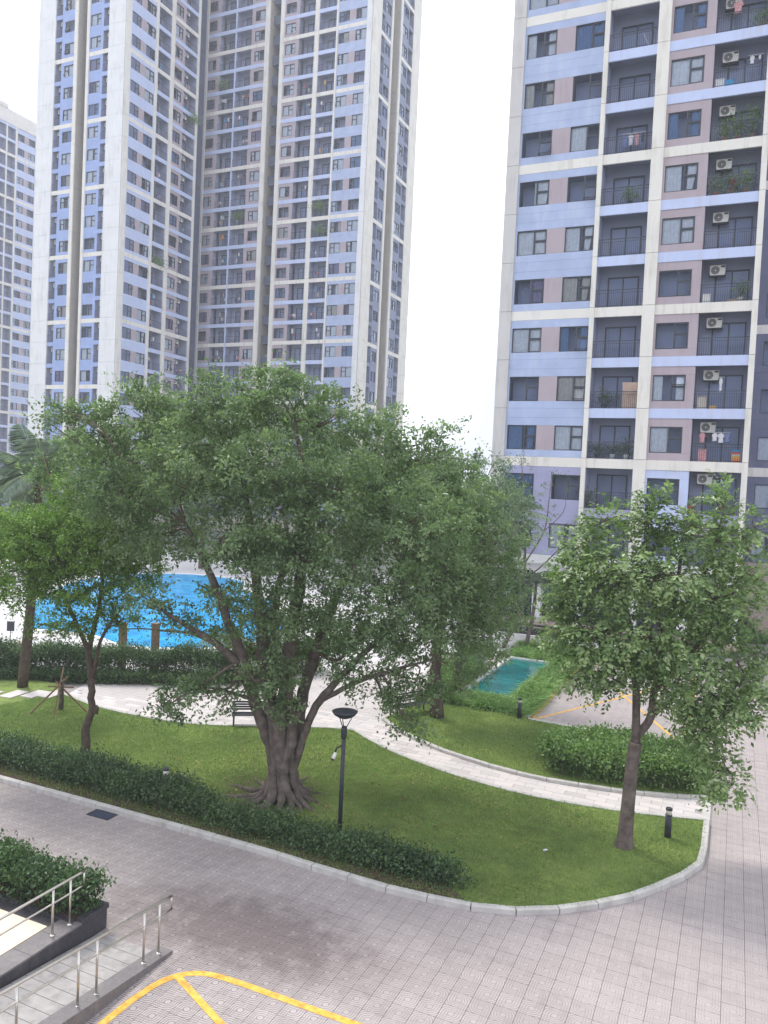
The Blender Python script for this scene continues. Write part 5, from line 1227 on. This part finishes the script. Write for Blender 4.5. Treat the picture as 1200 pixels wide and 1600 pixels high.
# wispy tree right of centre
b5 = G(815, 985); b5 = np.array([-11.6, 43.2, 0]); D5 = depth(b5); q = lambda px, py, d=0: P(px, py, D5 + d)
ws = [([b5, q(815, 950), q(820, 880), q(820, 800), q(815, 720)], [.12, .10, .08, .05, .015]), ([q(820, 880), q(850, 830), q(858, 780), q(862, 740)], [.05, .04, .025, .01]), ([q(818, 900), q(840, 890, -.5), q(880, 850, -.8), q(900, 815, -.8)], [.05, .04, .03, .01]),
      ([q(820, 840), q(795, 790), q(775, 745), q(770, 715)], [.05, .035, .02, .01]), ([q(820, 860), q(780, 820), q(735, 760), q(725, 725)], [.05, .035, .025, .01]), ([q(850, 830), q(880, 800), q(885, 770)], [.03, .02, .01])]
make_tree('wispy_tree', 'thin bare-stemmed tree with sparse leaf tufts before the near block', b5, ws, [lb(a, b, c, d, D5 + e_, w) for a, b, c, d, e_, w in ((817, 705, 9, 12, 0, .7), (822, 722, 9, 8, 0, .6), (862, 745, 14, 12, 0, .5), (852, 765, 10, 14, 0, .5), (880, 850, 22, 16, 0, .45), (900, 815, 15, 10, 0, .4), (775, 725, 18, 15, 0, .5), (800, 715, 16, 12, 0, .4), (740, 725, 25, 16, 0, .6), (780, 770, 25, 20, 0, .5), (730, 760, 30, 25, 0, .7), (860, 800, 15, 15, 0, .3), (890, 770, 8, 8, 0, .3), (835, 840, 20, 20, 0, .3), (800, 840, 20, 25, 0, .6))],
          'leaf_far', 'barkgrey', 26, 16, .13, .06, clump=.22, twigs=.8)

# the right tree: compound feathery leaves
rb_ = G(975, 1322, .1); Dr = depth(rb_); q = lambda px, py, d=0: P(px, py, Dr + d)
root = empty('feathery_tree', rb_, 'single-trunk tree with drooping feathery compound leaves on the right of the lawn', 'tree')
limbs = [([rb_ - [0, 0, .02], rb_ + [.01, 0, .25], q(981, 1260), q(987, 1200), q(993, 1160)], [.27, .195, .17, .16, .165]), ([q(993, 1162), q(994, 1120), q(993, 1060), q(985, 980), q(960, 890)], [.12, .10, .09, .07, .03]), ([q(995, 1150), q(1016, 1122), q(1022, 1080), q(1040, 1000), q(1060, 900), q(1070, 810)], [.11, .10, .09, .075, .05, .02]),
         ([q(1016, 1122), q(1050, 1095), q(1085, 1110), q(1110, 1150), q(1135, 1200)], [.07, .055, .045, .03, .012]), ([q(1022, 1080), q(1070, 1030), q(1130, 960), q(1170, 860)], [.06, .05, .04, .02]), ([q(1040, 1000), q(1100, 900), q(1130, 800)], [.05, .04, .02]), ([q(993, 1060), q(940, 1010), q(890, 960)], [.05, .04, .02]), ([q(985, 980), q(920, 900), q(900, 860)], [.045, .03, .015]), ([q(1040, 1000), q(1010, 900), q(1015, 800)], [.05, .035, .015]), ([q(1070, 1030), q(1130, 1040), q(1185, 1020)], [.04, .03, .015])]
tr = MB(); cvs = []
for pts, r in limbs:
    cv = curve(pts, 5); tr.tube([p - rb_ for p in cv], interp(r, len(cv)), 10); cvs += list(cv[len(cv) // 3:])
tr.build('trunk', 'barkgrey', root)
lob = [lb(a, b, c, d, Dr + e_, w) for a, b, c, d, e_, w in ((915, 850, 32, 30, .3, .9), (945, 815, 22, 20, .2, 1.), (1010, 815, 42, 32, .2, 1), (1030, 785, 18, 14, 0, 1), (1075, 835, 45, 35, -.2, 1), (1130, 790, 16, 34, 0, 1.2), (1125, 845, 30, 35, 0, 1), (1180, 825, 18, 25, .4, 1), (1165, 895, 35, 38, .2, 1), (895, 915, 42, 42, .2, 1), (960, 895, 55, 48, -.3, 1), (1040, 900, 60, 50, -.5, 1), (1110, 940, 55, 48, -.3, 1), (1165, 975, 35, 38, .1, 1), (880, 985, 34, 34, .1, 1), (940, 990, 55, 42, -.4, 1), (1015, 1000, 60, 48, -.6, 1), (1090, 1020, 52, 40, -.4, 1), (1155, 1060, 30, 40, -.2, .7), (915, 1045, 40, 24, -.2, .9), (960, 1062, 30, 16, -.3, .8), (1050, 1075, 40, 26, -.4, .9), (1100, 1090, 34, 28, -.3, .9), (1165, 1100, 28, 24, -.2, .8), (1095, 1135, 26, 28, -.3, 1.5), (1122, 1175, 24, 22, -.3, 1.6), (1142, 1226, 24, 15, -.3, 1.5), (1130, 1110, 32, 26, -.3, 1.2), (1175, 1070, 26, 30, -.2, 1.1), (1115, 1215, 14, 14, -.2, .7), (1195, 1025, 18, 14, .2, .9), (1010, 1040, 40, 24, .8, .8))]
bases = []; dirs = []; tips = MB()
cva = np.array(cvs)
for c, r, w in lob:
    r = np.array(r); ns = int(310 * w * (r[0] * r[2] + r[0] * r[1] + r[1] * r[2]) / 3 + 6); v = norm(rng.normal(size=(ns, 3))); rad = np.clip(rng.beta(2.6, 1.2, ns), .1, 1.05)
    p = c + (v * r * rad[:, None]); bases.append(p)
    hi_ = min(1, max(0, (c[2] - 7.2) / 2.5)); d = norm(v * .65 + rng.normal(size=(ns, 3)) * .38 + np.array([-.45, -.1, -.25 + .85 * hi_])); dirs.append(d)
    j = np.argmin(np.linalg.norm(cva - c, axis=1)); tips.tube([p_ - rb_ for p_ in curve([cva[j], (cva[j] + c) / 2 + rng.normal(size=3) * .1, c], 4)], interp([.03, .02, .012], 9), 5)
    for e_ in p[rng.random(ns) < .3]: tips.tube([c - rb_, (c + e_) / 2 + rng.normal(size=3) * .05 - rb_, e_ - rb_], [.010, .008, .004], 3, cap=False)
tips.build('branch', 'twig', root, kind='stuff')
bs = np.vstack(bases); ds = np.vstack(dirs); N = len(bs); np_ = 7; Lc, Dc, Uc, Tc, Sc = [], [], [], [], []
len_ = rng.uniform(.38, .66, N); tb2 = np.clip(rng.normal(.5, .22, N), 0, 1); side0 = norm(np.cross(ds, norm(np.array([0, 0, 1.]) + rng.normal(size=(N, 3)) * .35)))
droop_ = rng.uniform(.0, .6, N)
for k in range(np_):
    t_ = (k + .6) / np_; pos = bs + ds * (len_ * t_)[:, None] + np.array([-.2, 0, -.7]) * (len_ * droop_ * t_ * t_)[:, None]
    tang = norm(ds + np.array([0, 0, -1.]) * 1.1 * t_); upn = norm(np.cross(side0, tang))
    for sgn in (-1, 1):
        dd = norm(side0 * sgn * .85 + tang * .65 + rng.normal(size=(N, 3)) * .16); Lc.append(pos); Dc.append(dd); Uc.append(norm(upn + rng.normal(size=(N, 3)) * .25)); Tc.append(np.clip(tb2 + rng.normal(size=N) * .10, 0, 1)); Sc.append(.165 * (1 - .30 * abs(t_ - .5) * 2) * rng.uniform(.85, 1.15, N))
S_ = np.concatenate(Sc)
Lc, Dc, Uc, Tc = np.vstack(Lc), np.vstack(Dc), np.vstack(Uc), np.concatenate(Tc); kp = rng.random(len(S_)) < .78
S_ = S_ * rng.uniform(.6, 1.2, len(S_)); Dc = norm(Dc + rng.normal(size=Dc.shape) * .22); Lc = Lc + rng.normal(size=Lc.shape) * .018; Tc = np.clip(Tc + rng.normal(size=len(Tc)) * .14, 0, 1)
S_, Lc, Dc, Uc, Tc = S_[kp], Lc[kp], Dc[kp], Uc[kp], Tc[kp]
leaf_obj('foliage', leaf_mesh('foliage', rel(Lc, rb_), Dc, Uc, S_, S_ * .52, 'leaf_pod', Tc, fold=.12), root)

# palms
def frond(base, d, L, droop, nl=34, w=.5, tw=0.):
    """returns arrays of leaflets, plus rachis points"""
    d = np.array(d, float); d /= np.linalg.norm(d); side = np.cross(d, [0, 0, 1]); side /= np.linalg.norm(side) + 1e-9
    pts = []
    for k in range(nl + 1):
        t_ = k / nl; pts.append(np.array(base) + d * L * t_ + np.array([0, 0, -1.]) * droop * L * t_ * t_)
    a, dd, uu, ll = [], [], [], []
    for k in range(3, nl):
        t_ = k / nl; tg = pts[k + 1] - pts[k]; tg /= np.linalg.norm(tg); 
        for s in (-1, 1):
            a.append(pts[k]); q_ = side * s + tg * .55 + np.array([0, 0, -.35]) + rng.normal(size=3) * .06; dd.append(q_); uu.append(np.cross(q_, tg) * s + np.array([0, 0, .4])); ll.append(w * math.sin(PI * (.12 + .83 * t_)) ** .6)
    return pts, a, dd, uu, ll
def palm(name, label, base, top, fronds, r=.16, bark='barkgrey', leaf='leaf_palm', lw=.045, ll=.5, nl=34):
    base = np.array(base); top = np.array(top); root = empty(name, base, label, 'palm')
    m = MB(); cv = curve([base - base, (top - base) * .5 + [.1, 0, 0], top - base], 6); m.tube(cv, interp([r * 1.25, r, r * .8], len(cv)), 12); m.build('trunk', bark, root)
    for (d, L, dr) in fronds:
        pts, a, dd, uu, l2 = frond(top, d, L, dr, nl, ll)
        m = MB(); m.tube([p - base for p in pts[::3] + [pts[-1]]], interp([.035, .02, .008], len(pts[::3]) + 1), 5); rc = m.build('frond', leaf if False else 'leaf_palm', root)
        leaf_obj('leaflets', leaf_mesh('leaflets', rel(np.array(a), base), np.array(dd), np.array(uu), np.array(l2), lw, leaf, np.clip(rng.normal(.55, .15, len(a)), 0, 1), droop=.25), rc, kind='stuff')
pb_ = G(35, 1073, .1); pt = P(50, 790, depth(pb_) + 3.0)
crt = P(62, 742, depth(pb_) - 1.2)
def vdir(dx, dy, dd=0.):   # direction given by its look from the front
    v = RM @ np.array([dx, dy, -dd]); return v
palm('coconut_palm', 'coconut palm with long pale fronds and dark trunk at the left edge', pb_, crt,
     [(vdir(-.35, 1, .2), 3.0, .25), (vdir(.75, 1.1, -.2), 3.3, .25), (vdir(.5, 1.2, .3), 2.6, .2), (vdir(-1, .2, .3), 3.1, .5), (vdir(-.8, .75, .1), 3.0, .35), (vdir(-.6, -.2, .6), 2.6, .5), (vdir(-1, .55, -.2), 2.6, .5), (vdir(-.9, -.1, -.4), 2.4, .6), (vdir(.1, 1, -.3), 2.1, .3), (vdir(.9, .3, .5), 2.2, .5), (vdir(-.5, .3, .9), 2.2, .5), (vdir(.5, .5, 1.), 2.2, .5), (vdir(-.3, .2, -.9), 1.9, .6), (vdir(-.75, .9, .5), 2.3, .35)], r=.17, bark='bark', ll=.8, lw=.04, nl=64)
b6 = np.array([-12.8, 39.5, 0]); D6 = depth(b6)
palm('fan_palm', 'pale fronded palm rising behind the ficus in front of the near block', b6, P(795, 800, D6), [(vdir(math.cos(a), math.sin(a) + .3, .5 * math.sin(a * 3)), 2.3, .35) for a in np.linspace(-.5, 3.6, 11)], r=.14, ll=.7, lw=.05, nl=36)
b7 = np.array([-8.9, 44.0, 0]) + [-1.6, -.1, 0]; D7 = depth(b7)
palm('fan_palm', 'low palm with arching fronds before the ground floor columns', b7, P(838, 912, D7), [(vdir(math.cos(a), math.sin(a) + .25, .5 * math.sin(a * 3)), 1.9, .6) for a in np.linspace(-.4, 3.5, 10)], r=.10, ll=.7, lw=.05, nl=32)

# fan palm by pool, right of the posts
b8 = G(352, 1040); palm('fan_palm', 'low dark palm beside the pool under the ficus branches', b8, b8 + [0, 0, 1.3], [((math.cos(a), math.sin(a), .55), 1.4, .6) for a in np.linspace(0, 5.6, 9)], r=.09, ll=.5, lw=.04, nl=24)

# background trees that close the view between the buildings
spec = [(-60, 800, 62, 'pale distant tree behind the coconut palm'), (60, 745, 70, 'distant round tree left of the tower foot'), (180, 740, 75, 'distant tree behind the left side of the ficus'), (320, 735, 75, 'distant tree at the foot of the tower behind the ficus'), (450, 740, 72, 'distant tree below the tower recess'), (560, 735, 70, 'distant tree under the right wing of the tower'),
        (640, 750, 60, 'hazy tree right of the tower base'), (705, 745, 56, 'hazy pale tree left of the near block'), (760, 770, 53, 'pale tree touching the corner of the near block'), (700, 800, 50, 'shrubby tree below the hazy skyline')]
for k, (px, py, D, lab) in enumerate(spec):
    c = P(px, py, D); b = np.array([c[0], c[1], 0.]); s_ = random.Random(k); R0 = 3.4
    if D > 58: R0 = 4.2
    lobes_ = [(c + np.array([s_.uniform(-1, 1) * R0 * .7, s_.uniform(-1, 1) * R0 * .5, s_.uniform(-1.2, .45) * R0 * .5]), (R0 * .55, R0 * .5, R0 * .42), .8) for _ in range(8)]
    make_tree('background_tree', lab, b, [([b, (b + c) / 2, c], [.28, .2, .1])], lobes_, 'leaf_far', 'bark', 9.0, 40, .28, .15, group='background trees beyond the pool', clump=.55, twigs=.1, limb_r=.08)

# ================================================================== THINGS ON THE BALCONIES
FY = 49.5
zf = lambda k: 11.09 + FH * k
def potted(px_, z, h, label, pot='terra', leaf='leaf_hedge2', n=260, flower=False, y=FY + .45, r=.28):
    root = empty('potted_plant', (px_, y, z), label, 'plant', 'plants on the balconies')
    m = MB(); m.lathe((0, 0, 0), [(.11, 0), (.16, .26), (.175, .27), (.175, .30), (.14, .30)], 14); m.build('pot', pot, root)
    c = rng.normal(size=(n, 3)) * np.array([r, r * .7, h * .27]) + [0, 0, .3 + h * .45]; c[:, 2] = np.maximum(c[:, 2], .25)
    leaf_obj('leaves', leaf_mesh('leaves', c, norm(rng.normal(size=(n, 3)) + [0, 0, .4]), norm(rng.normal(size=(n, 3)) * .5 + [0, 0, 1]), .15, .06, leaf, rng.random(n)), root)
    m = MB(); 
    for k in range(4): m.tube([(0, 0, .28), (rng.normal() * .08, rng.normal() * .06, .3 + h * .5)], .01, 4)
    m.build('stem', 'twig', root)
    if flower:
        c = rng.normal(size=(60, 3)) * np.array([.12, .06, .10]) + [.1, -.15, .3 + h * .4]; tn = rng.random(60)
        leaf_obj('flowers', leaf_mesh('flowers', c, norm(rng.normal(size=(60, 3))), norm(rng.normal(size=(60, 3))), .09, .07, 'petal', tn), root)
potted(-1.9, zf(6), 1.1, 'bushy plant at the left of the leafy upper balcony under the cream band', n=420)
potted(-1.2, zf(6), 1.3, 'bushy plant in the middle of the leafy upper balcony', pot='terra', n=460)
potted(-.45, zf(6), 1.7, 'tall plant at the right of the leafy upper balcony', n=520)
potted(-2.2, zf(5), .9, 'trailing plant at the left of the balcony with the pink flowers', n=360)
potted(-1.4, zf(5), 1.1, 'leafy plant with bright pink flowers on the balcony', flower=True, n=460)
potted(-.6, zf(5), 1.3, 'tall leafy plant right of the pink flowers', n=480)
potted(-.3, zf(8), 1.0, 'green plant at the right of the top right balcony', n=300)
potted(-.55, zf(3), 1.1, 'upright plant with pale leaves beside the column on the fourth balcony', pot='white', n=280)
potted(-8.1, zf(0), .7, 'leftmost of three potted plants on the lowest cream-band balcony', pot='dark', leaf='leaf_hedge', n=260)
potted(-7.2, zf(0), .7, 'middle of three potted plants on the lowest cream-band balcony', pot='white', leaf='leaf_hedge', n=240)
potted(-6.4, zf(0), 1.0, 'rightmost of three potted plants on the lowest cream-band balcony', pot='white', leaf='leaf_hedge', n=320)
potted(-7.8, zf(1), .9, 'plant with white blooms beside the brown wooden panel on the balcony', pot='dark', leaf='leaf_hedge', n=300)
potted(-7.0, zf(5), .9, 'palm-like plant on the middle balcony beside a blue tub', pot='dark', leaf='leaf_hedge2', n=320)
potted(-8.45, zf(-1), .9, 'sprawling shrub leaning over the lowest middle balcony', pot='dark', leaf='leaf_far', n=360)
def thingbox(name, label, cat, x, z, w, d, h, mat, y=FY + .35, lines=True):
    root = empty(name, (x, y, z), label, cat)
    m = MB(); m.box(-w / 2, w / 2, -d / 2, d / 2, 0, h * .92); m.build('body', mat, root)
    m = MB(); m.box(-w / 2 - .012, w / 2 + .012, -d / 2 - .012, d / 2 + .012, h * .925, h); m.build('lid', mat, root); return root
thingbox('storage_tub', 'aqua blue plastic tub on the seventh balcony beside a patterned bag', 'tub', -1.85, zf(7), .45, .4, .42, 'aqua')
thingbox('laundry_bag', 'pale patterned laundry bag next to the aqua tub', 'bag', -2.32, zf(7), .5, .35, .55, 'cloth')
thingbox('storage_box', 'white storage box on the balcony below the air conditioner, left of the pale plant', 'box', -2.35, zf(3), .42, .3, .55, 'white')
thingbox('wooden_box', 'small orange wooden box on the fourth balcony floor', 'box', -.95, zf(3), .5, .3, .18, 'woodpale')
thingbox('cabinet', 'pale cabinet on the second balcony beside the yellow carton', 'cabinet', -2.25, zf(1), .48, .4, .72, 'cartonn')
thingbox('carton', 'yellow carton on the second balcony floor', 'carton', -1.65, zf(1), .38, .3, .2, 'yellowbox')
thingbox('laundry_basket', 'pink flowered laundry sack with red top on the first cream-band balcony', 'sack', -2.05, zf(0), .45, .4, .75, 'rose')
for k, mt_ in enumerate(('red', 'orange', 'yellowbox', 'cartonn', 'red', 'aqua')):
    thingbox('storage_crate', ('bottom orange-red', 'second orange', 'third yellow', 'fourth pale', 'fifth red', 'top blue')[k] + ' crate of the colourful stack beside the right column', 'crate', -.25, zf(0) + k * .125, .46, .32, .12, mt_)
for k, mt_ in enumerate(('red', 'cartonn', 'red', 'cartonn')):
    thingbox('carton', ('lowest red', 'second pale', 'third red', 'topmost pale')[k] + ' carton in the stack on the lowest right balcony', 'carton', -2.45, zf(-1) + k * .15, .4, .3, .145, mt_)
wp = empty('leaning_door', (-6.35, FY + .2, zf(1)), 'brown slatted wooden panel standing upright inside the middle balcony', 'panel')
for k in range(7): m = MB(); m.box(-.42 + k * .122, -.42 + k * .122 + .115, -.02, .02, .02, 1.45); m.build('slat', 'woodpale', wp)
m = MB(); m.box(-.44, .44, -.03, .03, 1.452, 1.6); m.build('top_board', 'woodpale', wp)
pk = MB(); pk.bar((0, 0, 0), (-.5, .1, 1.15), .13, .04); pk.build('plank', 'cartonn', None, 'pale plank leaning inside the top middle balcony', 'plank', loc=(-6.3, FY + .6, zf(8)))
def laundry(label, x0, x1, z, items, y=FY + .55, zl=1.95):
    root = empty('laundry_rack', (x0, y, z + zl), label, 'laundry', 'laundry drying on the balconies')
    m = MB(); m.tube([(0, 0, 0), (x1 - x0, 0, 0)], .014, 6); m.build('rail', 'white', root)
    for k, (mt_, w, h) in enumerate(items):
        x = (x1 - x0) * (k + .5) / len(items); m = MB()
        vs = [(x, 0, -.02), (x - w / 2, .02, -.10), (x - w * .62, .03, -.10 - h * .35), (x - w * .40, .0, -.12 - h * .32), (x - w * .42, .03, -.1 - h), (x + w * .42, -.02, -.1 - h * .97), (x + w * .40, .0, -.12 - h * .32), (x + w * .62, -.03, -.10 - h * .35), (x + w / 2, -.02, -.10)]
        n_ = len(vs); back = [(a, b + .03, c) for a, b, c in vs]
        m.add(vs + back, [tuple(range(n_)), tuple(range(2 * n_ - 1, n_ - 1, -1))] + [(i, (i + 1) % n_, n_ + (i + 1) % n_, n_ + i) for i in range(n_)])
        m.build('garment', mt_, root)
laundry('pale pink and white shirt hanging on the top right balcony', -2.0, -1.2, zf(8), (('rose', .45, .6),))
laundry('row of red, white and blue garments on the middle balcony under a cream band', -7.7, -6.3, zf(6), (('clothb', .28, .7), ('cloth', .25, .6), ('rose', .24, .65), ('clothd', .2, .5)), zl=1.35)
laundry('crowded mixed laundry on the balcony with the crate stack', -2.3, -.6, zf(0), (('rose', .3, .5), ('clothd', .3, .45), ('cloth', .28, .4), ('cloth', .3, .5), ('clothb', .25, .45)), zl=1.75)
laundry('white towel hanging alone on the second right balcony', -1.5, -1.1, zf(1), (('cloth', .16, .75),), zl=1.9)
laundry('white folding clothes rack with a small cloth on the seventh right balcony', -.9, -.1, zf(7), (('cloth', .22, .4), ('cloth', .12, .2)), zl=1.8)
# small laundry on the tower balconies
rl = random.Random(21); bays_ = [('y', 104.35, a, b) for a, b in ((-78.8, -76.4), (-75.7, -73.4), (-64.3, -62.0), (-60.8, -58.4))] + [('x', -79.4, 90.7, 92.9), ('x', -79.4, 96.6, 99.0)]
bname = ['left wing outer', 'left wing inner', 'right wing left', 'right wing right', 'side face left', 'side face right']
numw = 'no one two three four five six seven eight nine ten eleven twelve thirteen fourteen fifteen sixteen seventeen'.split()
cname = {'cloth': 'white', 'clothb': 'blue', 'rose': 'pink', 'clothd': 'dark', 'red': 'red', 'aqua': 'aqua', 'yellowbox': 'yellow', 'cartonn': 'beige', 'white': 'cream'}
spots_ = rl.sample([(i, j) for i in range(6) for j in range(1, 17)], 54)
for bi, fj in spots_:
    ax_, v_, a, b = bays_[bi]; z = ZT[fj + 6 - 1]; u0 = rl.uniform(a, b - .9); m = MB()
    mats_ = rl.sample(['cloth', 'clothb', 'rose', 'clothd', 'red', 'aqua', 'yellowbox', 'cartonn', 'white'], 3)
    lab_ = '%s and %s laundry, %s balcony column, %s floor%s above the trees' % (cname[mats_[0]], cname[mats_[1]], bname[bi], numw[fj], '' if fj == 1 else 's')
    for q_ in range(rl.choice((2, 3, 3))):
        u = u0 + q_ * .32; w = rl.uniform(.18, .28); h_ = rl.uniform(.35, .75); zt_ = rl.choice((1.1, 1.1, 1.9))
        if ax_ == 'y': m.box(u - u0, u - u0 + w, .5, .54, zt_ - h_, zt_, q_)
        else: m.box(-.54, -.5, u - u0, u - u0 + w, zt_ - h_, zt_, q_)
    m.build('laundry', mats_, None, lab_, 'laundry', 'laundry on the tower balconies', loc=(u0, v_, z) if ax_ == 'y' else (v_, u0, z))
# greenery on the tower balconies
for k, (px, py, pl_, val, lab) in enumerate(((350, 133, 1, 104.6, 'green plant hanging from a tower balcony left of the recess'), (303, 187, 0, -79.3, 'green plant at the edge of the tower side balcony near the dark slot'), (498, 322, 1, 104.6, 'dense greenery filling a right tower balcony'), (500, 360, 1, 104.6, 'darker greenery one floor below the dense balcony plants'), (372, 338, 1, 104.6, 'tall balcony shrub left of the tower recess'), (245, 408, 0, -79.3, 'low plants along a tower side balcony'))):
    r_ = ray(px, py); t_ = (val - (0, 0)[0]) / r_[1] if pl_ else val / r_[0]; c0 = np.array([0, 0, H]) + r_ * t_; n_ = 500
    root = empty('balcony_plant', c0, lab, 'plant', 'plants on the balconies')
    c = rng.normal(size=(n_, 3)) * [.5, .5, .38]; leaf_obj('leaves', leaf_mesh('leaves', c, norm(rng.normal(size=(n_, 3))), norm(rng.normal(size=(n_, 3)) + [0, 0, 1]), .24, .12, 'leaf_hedge2', rng.random(n_)), root)

# ================================================================== HAZE
HAZE = True
if HAZE:
    t = NT('thin_haze'); v = t.n('ShaderNodeVolumePrincipled'); v.inputs['Density'].default_value = .0009; v.inputs['Color'].default_value = (.93, .95, 1, 1); v.inputs['Anisotropy'].default_value = .2
    t.l(v.outputs[0], t.out.inputs['Volume'])
    hz = MB(); hz.box(-400, 200, -60, 420, -1.2, 95); o = hz.build('haze', 'white', kind='stuff'); o.data.materials.clear(); o.data.materials.append(t.m)
    o['label'] = 'thin bright haze over the courtyard'
